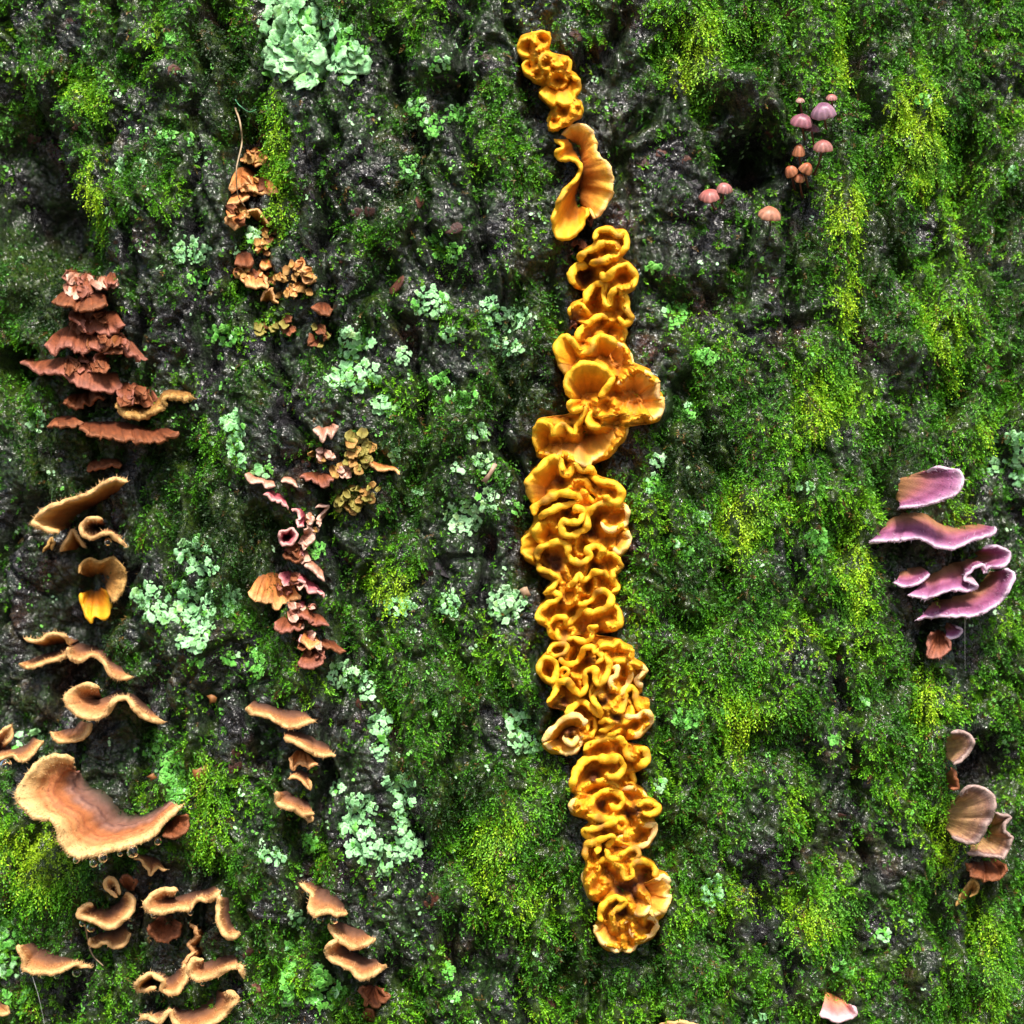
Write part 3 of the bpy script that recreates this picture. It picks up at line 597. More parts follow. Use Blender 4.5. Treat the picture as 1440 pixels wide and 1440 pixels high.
YC.append(('bottom yellow rosette around a dark brown middle, its outer lobes whitish', [
  F_([(824, 1209), (823, 1191), (832, 1185), (842, 1189), (839, 1201)], prot=44, lip=6.4), F_([(851, 1193), (857, 1205), (868, 1208), (879, 1198), (891, 1193), (899, 1201), (892, 1211)], prot=46, lip=6),
  F_([(841, 1227), (841, 1213), (853, 1208), (863, 1213), (874, 1221), (878, 1234), (889, 1232), (888, 1216), (903, 1211), (919, 1219), (921, 1235)], prot=48, lip=5.8),
  F_([(827, 1219), (820, 1235), (828, 1257), (836, 1262)], base=[(842, 1230), (844, 1238), (848, 1248)], prot=40, lip=5, palette='yellowpale'),
  F_([(921, 1238), (935, 1233), (942, 1245), (936, 1256), (941, 1264), (933, 1281), (920, 1286), (905, 1278)], base=[(898, 1244), (902, 1250), (902, 1256), (896, 1262), (890, 1266)], prot=38, lip=4.8, palette='yellowpale', ruff=2.8),
  F_([(847, 1296), (843, 1285), (851, 1270), (865, 1262), (879, 1269), (864, 1281), (861, 1293), (865, 1306)], prot=48, lip=6),
  F_([(838, 1300), (837, 1308), (845, 1324), (855, 1330), (869, 1336), (876, 1328)], base=[(856, 1290), (862, 1298), (868, 1304)], prot=30, lip=4.2, palette='yellowpale', ruff=2.5),
  F_([(873, 1302), (881, 1292), (889, 1297), (887, 1311), (899, 1320), (915, 1314), (925, 1301), (919, 1293), (905, 1290)], prot=40, lip=4.6, palette='yellowpale', ruff=2.5, shrink=.5), P_(884, 1326, 12, 10, 80, prot=26, lip=4, palette='yellowpale'), P_(898, 1270, 18, 14, 60, prot=34, lip=4, palette='yellowpale'), P_(838, 1245, 14, 10, 110, prot=26, lip=4)]))

TANG = 'tan shelf brackets'
BR = []   # single brackets: (label, palette, [lofts], hair)
def B_(label, palette, rim, base, prot=50, lip=4.5, hair=1.6, extra=(), **k): BR.append((label, palette, rim, base, prot, lip, hair, extra, k))
B_('long wavy tan bracket with downy upper edge and brown hollow underneath', 'tan', [(82, 750), (62, 744), (47, 736), (55, 724), (69, 713), (88, 706), (110, 700), (129, 692), (146, 680), (163, 674), (180, 678)], [(96, 742), (100, 735), (112, 722), (125, 714), (140, 706), (155, 696), (168, 688)], 62, 5, arch=0.1, palu=1)
B_('S-curled tan bracket under the long wavy one', 'tan', [(144, 730), (127, 729), (115, 740), (117, 752), (131, 757), (150, 750), (163, 757), (179, 769)], [(150, 738), (140, 738), (136, 742), (140, 746), (150, 744), (160, 746), (170, 754)], 55, 5)
B_('narrow upright tan blade beside the S-curled bracket', 'tan', [(84, 776), (92, 762), (103, 746), (110, 756), (121, 771)], [(108, 772), (112, 768), (116, 764)], 36, 4, hair=.8)
B_('pale crumpled scrap of fungus left of the upright blade', 'ochre', [(61, 778), (66, 766), (71, 756), (77, 762), (74, 774)], [(70, 770), (70, 768)], 20, 3, hair=0, ruff=2.5)
B_('ragged golden-brown bracket with bristly right edge', 'ochre', [(110, 806), (116, 792), (126, 786), (144, 790), (158, 784), (172, 797), (176, 817), (166, 841), (158, 846)], [(128, 812), (132, 808), (138, 806), (146, 806), (150, 814), (150, 826)], 46, 4, hair=1.5)
B_('bright amber lobed flap below the bristly golden-brown bracket', 'yellow', [(113, 834), (115, 850), (118, 860), (128, 874), (134, 866), (146, 871), (154, 861), (156, 843), (150, 830)], [(128, 830), (134, 832), (140, 830), (144, 826)], 40, 3.5, hair=0)
B_('upper prong of the forked tan bracket', 'tan', [(34, 898), (53, 902), (68, 893), (82, 892), (92, 896), (98, 908)], [(60, 908), (72, 906), (84, 904), (100, 902), (112, 900)], 56, 4.5, arch=.1)
B_('lower prong of the forked tan bracket, curving left', 'tan', [(26, 933), (42, 940), (66, 931), (90, 925), (97, 914)], [(50, 926), (66, 920), (84, 916), (96, 908)], 52, 4.5)
B_('right arm of the forked tan bracket with long pale hairs', 'tan', [(95, 910), (97, 922), (104, 929), (114, 930), (129, 922), (145, 931), (153, 946), (169, 955), (185, 952)], [(108, 905), (116, 906), (124, 908), (134, 910), (148, 918), (160, 930), (172, 940)], 56, 5, hair=2.6)
B_('tan bracket like a scoop with a long right tail', 'tan', [(140, 966), (116, 964), (92, 979), (98, 995), (116, 1008), (137, 1010), (153, 1000), (161, 985), (179, 983), (190, 997), (206, 1010), (232, 1016)], [(146, 982), (142, 984), (140, 986), (144, 988), (150, 986), (158, 978), (168, 972), (182, 975), (196, 985), (215, 1000)], 60, 5.5, hair=2)
B_('crescent tan bracket hanging under the scoop', 'tan', [(70, 1029), (82, 1042), (103, 1043), (121, 1034), (130, 1016)], [(96, 1026), (102, 1026), (108, 1022), (116, 1014)], 50, 4.5)
B_('tip of a brown bracket cut by a lichen leaf, beside the crescent bracket', 'tan', [(-20, 1040), (0, 1030), (14, 1021), (17, 1034), (8, 1046)], [(-14, 1052), (0, 1052), (4, 1054)], 40, 4)
B_('thin tan bracket curling up under two mint lichen leaves', 'tan', [(-20, 1074), (0, 1068), (18, 1064), (34, 1071), (53, 1051), (61, 1041)], [(-16, 1060), (6, 1052), (24, 1050), (38, 1048), (48, 1036)], 48, 4)
B_('broad tan shelf bracket with peach zones and beads of water', 'tanbig', [(104, 1072), (98, 1066), (82, 1063), (61, 1068), (42, 1087), (25, 1116), (32, 1134), (53, 1151), (71, 1150), (82, 1166), (87, 1187), (111, 1205), (137, 1200), (169, 1192), (208, 1179), (232, 1155), (256, 1132)], [(113, 1090), (116, 1094), (122, 1102), (126, 1108), (136, 1112), (148, 1114), (158, 1124), (170, 1136), (186, 1146), (204, 1146), (222, 1138), (240, 1126)], [60, 80, 92, 96, 100, 100, 96, 88, 74, 50], 6, hair=2.6, th=3, ruff=1.6, bend=.5, arch=.12, zone=2.4, nsm=20, rsm=0.2, pnz=4.0, nu=31)
B_('brown folded flap at the right end of the broad shelf', 'rust', [(262, 1143), (265, 1164), (248, 1177), (228, 1176)], [(246, 1146), (242, 1154), (234, 1160)], 40, 3.5, hair=0)
B_('small pale crumpled fungus below the broad shelf', 'tan', [(186, 1206), (200, 1212), (207, 1222), (212, 1231), (220, 1222), (234, 1224)], [(200, 1204), (212, 1204), (224, 1210)], 28, 3, hair=.5, ruff=2.4)
B_('cup-shaped tan bracket with a small upturned curl', 'tan', [(168, 1258), (166, 1246), (158, 1235), (149, 1238), (148, 1248), (156, 1254), (166, 1262)], [(164, 1252), (162, 1252), (164, 1254)], 40, 4, hair=.8, extra=[dict(rim=[(176, 1255), (186, 1261), (187, 1277), (173, 1295), (152, 1305), (132, 1295), (110, 1288), (119, 1274), (131, 1272)], base=[(172, 1262), (170, 1266), (166, 1270), (158, 1274), (148, 1276), (140, 1276), (136, 1272)], prot=[40, 60, 66, 62, 40], lip=6)])
B_('rusty round disc behind the small upturned curl', 'rust', [(170, 1244), (172, 1233), (182, 1231), (190, 1240), (188, 1252)], [(178, 1250), (182, 1252)], 24, 4, hair=0)
B_('brown scalloped bracket under the cup-shaped one', 'tan', [(126, 1318), (127, 1328), (136, 1331), (148, 1325), (160, 1333), (176, 1327), (184, 1312)], [(142, 1312), (152, 1310), (166, 1306), (176, 1300)], 42, 4, hair=.8)
B_('tan bracket with a rolled left lip and trailing right arm', 'tan', [(250, 1252), (226, 1252), (206, 1266), (207, 1279), (230, 1284), (252, 1278), (266, 1279), (278, 1265), (295, 1267), (310, 1253)], [(246, 1262), (240, 1262), (238, 1264), (242, 1266), (250, 1262), (262, 1258), (274, 1254), (290, 1252), (304, 1246)], 58, 5.5, hair=2.2)
B_('tan bracket running downwards to a hooked foot', 'tan', [(308, 1258), (307, 1275), (307, 1295), (314, 1313), (327, 1319), (338, 1311)], [(320, 1262), (321, 1276), (322, 1288), (324, 1298), (328, 1302)], 40, 5, hair=1)
B_('brown zoned lobe hanging under the rolled lip', 'rust', [(209, 1300), (213, 1314), (230, 1324), (249, 1316), (254, 1296)], [(224, 1288), (232, 1288), (242, 1286)], 40, 4, hair=1)
B_('lone tan bracket beside green lichen, beads along its lower edge', 'tan', [(26, 1328), (28, 1340), (33, 1350), (34, 1363), (55, 1369), (82, 1367), (105, 1357), (128, 1361)], [(42, 1326), (50, 1328), (60, 1332), (74, 1340), (88, 1346), (104, 1350)], [40, 48, 56, 56, 50, 40], 5, hair=2.4)
B_('twisted rusty ribbon of fungus joining the lower brackets', 'orange', [(266, 1299), (274, 1304), (276, 1316), (265, 1330), (273, 1338), (262, 1352), (258, 1364)], [(282, 1306), (284, 1316), (276, 1330), (282, 1340), (270, 1354)], 34, 4.5, hair=.5)
B_('tan fan bracket with a dark speck, at the foot of the twisted ribbon', 'tan', [(262, 1358), (262, 1378), (245, 1398), (227, 1392), (230, 1380), (221, 1374), (210, 1370), (191, 1385), (198, 1394), (221, 1388)], [(252, 1362), (248, 1368), (242, 1372), (236, 1372), (230, 1370), (222, 1370), (214, 1374), (210, 1378), (216, 1380)], 50, 5, hair=1.6)
B_('tan bracket with a grey felted top, right of the twisted ribbon', 'tan', [(286, 1350), (272, 1350), (265, 1365), (278, 1378), (300, 1373), (320, 1363), (338, 1360), (341, 1375)], [(290, 1356), (288, 1354), (292, 1354), (300, 1350), (312, 1346), (324, 1344), (334, 1346)], 54, 5.5, hair=2.4)
B_('large tan bracket dipping below the lowest edge of moss, grey-brown felt inside', 'tan', [(195, 1436), (207, 1430), (225, 1438), (238, 1422), (246, 1439), (264, 1448), (295, 1442), (320, 1423), (333, 1403), (318, 1393)], [(226, 1422), (232, 1420), (240, 1420), (246, 1416), (254, 1420), (268, 1420), (288, 1412), (302, 1402), (308, 1392)], 62, 5.5, hair=2.2)
B_('edge of a tan bracket beside hanging green lichen', 'tan', [(-20, 1420), (0, 1427), (12, 1424), (10, 1414)], [(-16, 1408), (0, 1408)], 34, 4, hair=.6)
B_('small flat pale bracket above a mossy bark ridge', 'tan', [(389, 1112), (390, 1130), (402, 1136), (414, 1139), (426, 1147), (442, 1144)], [(402, 1112), (408, 1116), (416, 1120), (426, 1124), (436, 1132)], 44, 5, hair=1.2, extra=[dict(rim=[(430, 1150), (436, 1156), (442, 1150)], base=[(434, 1140), (438, 1140)], prot=24, lip=3)])
B_('fan-topped tan bracket with pale frilled edge, first of three stacked', 'tan', [(423, 1242), (430, 1250), (438, 1260), (433, 1275), (442, 1287), (460, 1282), (474, 1287), (489, 1285)], [(436, 1240), (442, 1242), (450, 1246), (458, 1250), (468, 1256), (476, 1264), (484, 1274)], [36, 44, 56, 60, 50], 5, hair=1.8)
B_('middle tan bracket of three stacked, tilted down to the right', 'tan', [(462, 1300), (471, 1316), (492, 1332), (513, 1330), (529, 1319)], [(474, 1296), (486, 1300), (500, 1304), (512, 1310)], 52, 5, hair=1.8)
B_('lowest tan bracket of three stacked, two-lobed', 'tan', [(474, 1320), (459, 1334), (466, 1350), (491, 1363), (508, 1376), (529, 1369), (543, 1356)], [(484, 1326), (488, 1332), (496, 1338), (506, 1344), (518, 1348), (530, 1350)], 58, 5, hair=1.8)
B_('dark shrivelled brown fungus under the three stacked brackets', 'rust', [(510, 1384), (509, 1400), (520, 1414), (534, 1412), (545, 1404), (538, 1390)], [(520, 1384), (524, 1388), (530, 1386)], 30, 3.5, hair=0, ruff=2.4, extra=[dict(rim=[(510, 1432), (514, 1420), (524, 1422), (527, 1434)], base=[(516, 1436), (520, 1438)], prot=16, lip=3)])
B_('buff bracket with a knobbed left end, top of the short stack', 'tan', [(346, 994), (354, 1003), (377, 1008), (394, 1019), (412, 1024), (430, 1017), (444, 1014)], [(356, 986), (368, 990), (386, 994), (402, 998), (418, 1000), (432, 1004)], 48, 4.6, hair=1.6)
B_('orange-buff tongue bracket slanting right, second in the short stack', 'tan', [(399, 1038), (418, 1046), (441, 1060), (456, 1063), (473, 1062)], [(404, 1026), (420, 1030), (436, 1036), (452, 1044), (464, 1052)], 48, 4.6, hair=1)
B_('small curled orange bracket, third in the short stack', 'orange', [(408, 1066), (411, 1082), (424, 1074), (436, 1078), (446, 1074)], [(416, 1056), (424, 1056), (434, 1060)], 34, 3.5, hair=.6)
B_('small tan wedge of fungus, lowest in the short stack', 'tan', [(406, 1096), (414, 1092), (426, 1100), (436, 1109), (438, 1098)], [(416, 1084), (424, 1084), (432, 1088)], 32, 3.2, hair=.8)
# orange-brown column
OB = 'orange-brown crusted brackets'
B_('flat orange bracket with torn radial grain', 'orange', [(351, 833), (357, 842), (363, 848), (376, 849), (389, 854), (402, 845), (412, 845), (421, 838)], [(364, 810), (372, 806), (382, 805), (392, 807), (402, 812), (412, 820)], 34, 3, hair=0, ruff=2.6, th=1.6)
B_('small reddish double bracket under the flat orange one', 'rosy', [(407, 856), (412, 866), (424, 868), (435, 875), (442, 872)], [(418, 846), (426, 850), (434, 856), (440, 860)], 32, 3.4, hair=0)
B_('thin buff shelf pointing right below the flat orange bracket', 'rosy', [(438, 876), (448, 879), (462, 880)], [(438, 862), (446, 864), (454, 868)], 30, 3, hair=0)
B_('brown bracket with curled left rim below the reddish double one', 'rosy', [(386, 874), (389, 887), (400, 889), (413, 885), (424, 886)], [(396, 868), (404, 868), (414, 872), (424, 876)], 36, 3.4, hair=0)
B_('little notched orange bracket in the middle of the brown stack', 'orange', [(423, 896), (430, 908), (438, 912), (448, 904)], [(428, 886), (436, 890), (444, 894)], 30, 3, hair=0)
B_('brown side shelf pointing right from the brown stack', 'rust', [(452, 909), (466, 912), (476, 917), (486, 917)], [(452, 900), (460, 900), (470, 902)], 32, 3, hair=0)
B_('red-brown double scallop at the foot of the brown stack', 'rosy', [(420, 930), (424, 938), (434, 939), (446, 937), (454, 930), (457, 922)], [(430, 914), (436, 914), (442, 912), (448, 912)], 36, 3.6, hair=0)
# pink / crimson chain
B_('crimson curled flap at the head of the pink chain', 'crimson', [(371, 695), (382, 703), (395, 707), (404, 716)], [(380, 690), (390, 694), (400, 702)], 30, 3, hair=0)
B_('pink twisted curl hanging in the chain', 'crimson', [(408, 718), (416, 716), (421, 728), (418, 740), (428, 740)], [(424, 716), (428, 724), (428, 734)], 30, 3.4, hair=0)
B_('pink horned scrap right of the twisted curl', 'pinktan', [(444, 713), (462, 712), (456, 720), (446, 729), (452, 735)], [(450, 708), (458, 716), (456, 726)], 26, 3, hair=0)
B_('crimson cup with pale rim', 'crimson', [(393, 756), (396, 766), (410, 765), (417, 755), (413, 743), (401, 746)], None, 40, 3, hair=0, closed=True, shrink=.6)
B_('buff crust joined to the crimson cup', 'pinktan', [(418, 764), (432, 766), (441, 756), (438, 744), (426, 744)], [(424, 754), (428, 752)], 24, 3, hair=0, ruff=2.6)
B_('rusty shelf under the crimson cup', 'rust', [(397, 780), (408, 788), (418, 791), (427, 784)], [(404, 772), (412, 774), (422, 776)], 34, 3, hair=0)
B_('pinkish slanting strip below the rusty shelf', 'pinktan', [(427, 794), (440, 803), (450, 812), (457, 818)], [(434, 787), (444, 794), (454, 804)], 28, 3.2, hair=0)
B_('red ruffled bit beside the flat orange bracket', 'crimson', [(420, 812), (428, 822), (436, 832), (448, 832), (456, 840)], [(424, 806), (434, 816), (446, 824)], 30, 3, hair=0, ruff=2.5)
B_('rose-brown ruffled shelf under the dark bark knob', 'rosy', [(422, 671), (433, 676), (442, 678), (454, 683), (464, 679), (471, 674)], [(430, 666), (440, 665), (452, 665), (466, 668)], 34, 3.2, hair=0, ruff=2.4)
B_('pair of pale pink petals on the dark bark knob', 'pinktan', [(440, 604), (448, 611), (454, 621), (460, 608), (466, 616), (472, 606), (476, 598)], [(446, 600), (454, 602), (462, 600), (470, 596)], 28, 3, hair=0)
B_('thin buff ledge trailing from the mint lichen strip', 'pinktan', [(344, 667), (353, 679), (368, 678), (374, 685), (387, 684)], [(350, 664), (360, 670), (374, 674), (386, 678)], 24, 2.6, hair=0)
B_('short buff ledge above the crimson flap', 'pinktan', [(395, 677), (407, 678), (418, 685)], [(398, 672), (408, 672), (416, 678)], 24, 2.6, hair=0)
B_('narrow orange ledge right of the olive crust', 'orange', [(514, 648), (524, 655), (534, 662), (552, 661), (563, 667)], [(518, 645), (530, 652), (546, 655), (558, 660)], 24, 2.8, hair=0)
# orange crust, upper left-centre
B_('orange-brown winged bracket crossed by a dry stalk', 'orange', [(320, 263), (330, 268), (342, 264), (353, 268), (374, 273), (391, 270)], [(334, 236), (344, 236), (354, 242), (366, 248), (380, 252)], 36, 3.4, hair=0, ruff=2)
B_('small orange flap under the winged bracket', 'orange', [(320, 288), (332, 286), (342, 282), (350, 276)], [(326, 276), (338, 272), (346, 270)], 30, 3, hair=0)
B_('knobbly orange curl beside a dark crack', 'orange', [(318, 302), (320, 314), (330, 322), (342, 310), (346, 298)], [(328, 302), (334, 300), (338, 298)], 30, 3.6, hair=0, ruff=2)
B_('arched orange strip right of the knobbly curl', 'orange', [(350, 302), (354, 294), (364, 298), (372, 308), (382, 318)], [(356, 304), (364, 310), (374, 320)], 26, 3, hair=0)
B_('rounded orange-brown lobe above the coral-like crust', 'rust', [(330, 370), (338, 374), (350, 374), (358, 368)], [(334, 356), (344, 354), (354, 358)], 30, 4, hair=0)
B_('small rust lobe touching the coral-like crust', 'orange', [(365, 374), (374, 379), (384, 374)], [(368, 366), (378, 364)], 26, 3, hair=0)
B_('wide orange lobe under the rounded one', 'orange', [(338, 388), (346, 400), (360, 405), (374, 402), (378, 392)], [(344, 382), (356, 382), (370, 384)], 32, 3.4, hair=0, ruff=2)
B_('hook-shaped orange lobe in yellow moss', 'orange', [(368, 422), (374, 410), (382, 406), (384, 418), (392, 428)], [(374, 424), (380, 422), (386, 426)], 24, 3, hair=0)
B_('dark rust lobe at the lower right of the orange crust', 'rust', [(438, 434), (450, 441), (462, 442), (468, 436)], [(444, 428), (454, 426), (464, 430)], 28, 3.4, hair=.6)
# rose-brown cluster, left
B_('ragged rust bracket beneath pink knobs', 'rust', [(72, 422), (88, 428), (104, 434), (117, 437), (136, 434), (154, 428)], [(94, 408), (106, 408), (120, 406), (134, 408), (150, 414)], 50, 3.6, hair=0, ruff=2.4)
B_('crinkled orange-brown shelf, second in the rose-brown stack', 'rosy', [(98, 446), (106, 454), (124, 466), (146, 468), (162, 464), (174, 458)], [(100, 438), (114, 436), (130, 438), (148, 438), (166, 440)], 52, 3.8, hair=0, ruff=2.6)
B_('broad crinkled shelf with tattered edge, third in the rose-brown stack', 'rosy', [(64, 487), (73, 497), (92, 487), (104, 492), (117, 495), (142, 488), (167, 491), (187, 503), (206, 505)], [(82, 468), (94, 460), (112, 458), (130, 466), (148, 470), (166, 468), (184, 478)], [50, 60, 60, 56, 40, 26], 3.8, hair=0, ruff=3)
B_('smooth pinkish bracket pointing left over a round black hole', 'rosy', [(28, 509), (44, 517), (58, 525), (74, 524), (88, 526), (108, 541), (133, 549), (160, 551), (172, 540)], [(44, 504), (58, 506), (74, 506), (96, 502), (128, 503), (140, 512), (150, 522), (166, 526)], [48, 50, 52, 60, 62, 56, 40], 3.8, hair=0)
B_('warty brown lobe under the smooth pinkish bracket', 'rust', [(90, 567), (98, 572), (110, 571), (126, 566), (145, 559)], [(98, 556), (110, 554), (124, 552), (138, 550)], 46, 3.6, hair=.4, ruff=2.6)
B_('shaggy ochre ridge winding right from the rose-brown stack', 'ochre', [(163, 568), (171, 582), (186, 586), (200, 586), (214, 582), (225, 577), (231, 566), (238, 559), (254, 562), (274, 561)], [(168, 562), (178, 568), (192, 572), (206, 572), (218, 566), (226, 556), (236, 550), (252, 550), (268, 552)], 40, 6, hair=2.4, ruff=3.2)
B_('long flat rust shelf at the foot of the rose-brown stack', 'rust', [(110, 604), (129, 612), (148, 616), (167, 620), (181, 618), (196, 624), (214, 622), (229, 621), (251, 609)], [(118, 594), (134, 594), (150, 594), (168, 594), (184, 596), (200, 600), (220, 602), (238, 604)], 62, 3.6, hair=0, ruff=2)
B_('pointed rust flap left of the long flat shelf', 'rust', [(66, 598), (80, 600), (100, 600), (118, 596)], [(80, 588), (92, 586), (106, 586)], 54, 3.6, hair=0, ruff=1.8)
B_('dim rust bracket in shade above the long wavy tan bracket', 'rust', [(120, 662), (134, 660), (150, 656), (172, 654)], [(126, 650), (140, 646), (156, 646), (168, 646)], 36, 3.5, hair=0)
# purple group
B_('spade-shaped mauve bracket, topmost of the purple group', 'purple', [(1264, 714), (1278, 713), (1293, 712), (1310, 708), (1324, 703), (1346, 694), (1354, 676), (1347, 661), (1332, 659), (1318, 657), (1304, 664)], [(1262, 704), (1262, 698), (1262, 692), (1263, 686), (1264, 680), (1266, 674), (1272, 672), (1280, 670), (1288, 668)], [50, 58, 66, 74, 78, 70, 58, 40], 3.4, hair=.8, pnz=3, ruff=.7, rsm=.16)
B_('long mauve shelf with a raised pale right tip', 'purple', [(1221, 763), (1244, 761), (1260, 760), (1272, 759), (1290, 757), (1304, 762), (1319, 770), (1343, 771), (1369, 759), (1386, 755), (1398, 749), (1399, 740)], [(1248, 735), (1254, 730), (1262, 724), (1276, 722), (1290, 722), (1304, 726), (1316, 734), (1330, 740), (1346, 742), (1362, 740), (1376, 738)], [60, 72, 78, 80, 80, 74, 64, 46], 3.6, hair=.8)
B_('small purple lobe tucked beneath the long mauve shelf', 'purple', [(1257, 819), (1266, 824), (1276, 825), (1290, 821), (1298, 817), (1307, 807)], [(1264, 808), (1274, 802), (1284, 799), (1296, 798)], 56, 3.4, hair=.6)
B_('folded purple bracket with a white curled tip', 'purple', [(1276, 837), (1290, 840), (1306, 841), (1320, 836), (1331, 832), (1346, 830), (1362, 831), (1374, 824), (1364, 818), (1356, 814), (1364, 804), (1380, 794), (1386, 804)], [(1304, 812), (1310, 808), (1318, 804), (1328, 798), (1338, 794), (1346, 792), (1354, 790), (1360, 788), (1366, 788), (1370, 786)], [66, 72, 74, 74, 70, 60], 3.6, hair=.7)
B_('pink-mauve lobe behind the folded purple bracket', 'purple', [(1382, 806), (1391, 798), (1404, 797), (1416, 793), (1420, 779), (1408, 770), (1394, 768), (1382, 771)], [(1368, 788), (1372, 786), (1374, 784), (1374, 780), (1372, 776)], 50, 3.6, hair=.5)
B_('broad purple fan, lowest large bracket of the purple group', 'purple', [(1288, 872), (1305, 869), (1324, 867), (1348, 867), (1371, 865), (1388, 859), (1402, 850), (1414, 838), (1421, 824), (1427, 808), (1412, 800)], [(1306, 850), (1320, 846), (1336, 842), (1350, 838), (1362, 832), (1374, 826), (1382, 818), (1388, 810), (1392, 804)], [58, 66, 72, 74, 70, 60], 3.6, hair=.8)
B_('small drooping pinkish lobe under the purple fan', 'rosy', [(1310, 888), (1304, 904), (1306, 922), (1320, 924), (1336, 908), (1329, 893)], [(1316, 886), (1319, 884), (1322, 886)], 40, 3, hair=.3)
B_('tiny mauve flap between the purple fan and the drooping lobe', 'purple', [(1330, 894), (1340, 898), (1353, 888), (1344, 880)], [(1328, 880), (1332, 876)], 40, 3, hair=0)
# right lower
B_('fleshy pinkish-brown ear beside a dark hollow', 'turkey', [(1341, 1075), (1350, 1070), (1358, 1064), (1366, 1052), (1369, 1041), (1358, 1031), (1346, 1029), (1337, 1031)], [(1330, 1066), (1330, 1060), (1330, 1054), (1330, 1048), (1331, 1042), (1332, 1036)], 56, 4, hair=.3)
B_('small brown stalk-like fungus below the fleshy ear', 'rust', [(1338, 1080), (1344, 1090), (1346, 1108), (1336, 1110)], [(1330, 1088), (1330, 1098), (1330, 1106)], 34, 4, hair=0)
B_('broad banded brown bracket like a turkey tail', 'turkey', [(1338, 1178), (1354, 1183), (1369, 1186), (1380, 1176), (1388, 1160), (1395, 1146), (1399, 1126), (1387, 1110), (1364, 1106), (1349, 1118)], [(1330, 1166), (1330, 1160), (1330, 1154), (1330, 1148), (1330, 1142), (1332, 1136), (1334, 1132), (1338, 1128)], [50, 62, 70, 74, 74, 66, 50], 4, hair=.3)
B_('second banded bracket with torn right edge', 'turkey', [(1358, 1200), (1370, 1202), (1384, 1203), (1411, 1206), (1418, 1192), (1423, 1176), (1412, 1168), (1412, 1158), (1420, 1149), (1400, 1144)], [(1364, 1188), (1370, 1184), (1378, 1180), (1386, 1176), (1390, 1170), (1390, 1164), (1388, 1156)], 48, 3.6, hair=.2, ruff=2)
B_('hollow brown cup under the banded brackets', 'rust', [(1357, 1214), (1364, 1226), (1371, 1234), (1386, 1238), (1401, 1236), (1413, 1228), (1415, 1214)], [(1366, 1212), (1376, 1212), (1388, 1210), (1400, 1208)], 46, 3.4, hair=0)
B_('straw-coloured pointed flap hanging below the hollow cup', 'ochre', [(1344, 1274), (1350, 1260), (1357, 1248), (1369, 1236), (1376, 1250), (1364, 1262)], [(1358, 1262), (1362, 1254), (1366, 1248)], 26, 2.5, hair=0)
B_('pale pink bracket with rosy centre low on the moss', 'pink', [(1152, 1427), (1164, 1432), (1177, 1437), (1190, 1433), (1203, 1428), (1203, 1420), (1197, 1414)], [(1160, 1396), (1166, 1398), (1172, 1400), (1180, 1404), (1186, 1408)], [44, 54, 56, 48, 36], 3.4, hair=0)
B_('tan crust peeping over the lowest moss', 'tan', [(925, 1441), (945, 1438), (965, 1438), (985, 1444)], [(930, 1450), (950, 1448), (975, 1450)], 20, 4, hair=.3)

# keep-out for moss before anything reads it
for lab, parts in YC:
    for q in parts:
        if q[0] == 'f': pts = np.array(q[1], float)
        else: pts = np.array([[q[1][0], q[1][1]]], float)
        mark_keep(pts[:, 0], pts[:, 1], 16)
for b in BR:
    pts = np.array(b[2], float); mark_keep(pts[:, 0], pts[:, 1], 13, 0.9)
    if b[3] is not None: pts = np.array(b[3], float); mark_keep(pts[:, 0], pts[:, 1], 12, 0.8)

# ------------------------------------------------------------------ the setting: forest floor and the trunk
def ground():
    n = 40; g = np.linspace(-1, 1, n); g = np.sign(g) * np.abs(g) ** 3 * 150
    X, Y = np.meshgrid(g, g); Z = 0.05 * perlin(X / 1.7, Y / 1.7, 2) * np.exp(-(X ** 2 + Y ** 2) / 400)
    V = np.stack([X, Y, Z - 0.02], -1).reshape(-1, 3); idx = np.arange(n * n).reshape(n, n)
    Fq = np.stack([idx[:-1, :-1], idx[:-1, 1:], idx[1:, 1:], idx[1:, :-1]], -1).reshape(-1, 4)
    m, nt, p = newmat('forest_floor'); nn = noise(nt, 9, 6, 0.6, geo_pos(nt))
    r = ramp(nt, nn.outputs[0], [(0.3, (0.02, 0.013, 0.008)), (0.5, (0.06, 0.04, 0.02)), (0.7, (0.05, 0.075, 0.02))])
    nt.links.new(r.outputs[0], p.inputs['Base Color']); p.inputs['Roughness'].default_value = 0.9
    o = obj('ground', mesh_np('ground', V, Fq), m); o['kind'] = 'structure'; o['label'] = 'dark forest floor of leaf litter and earth'
ground()
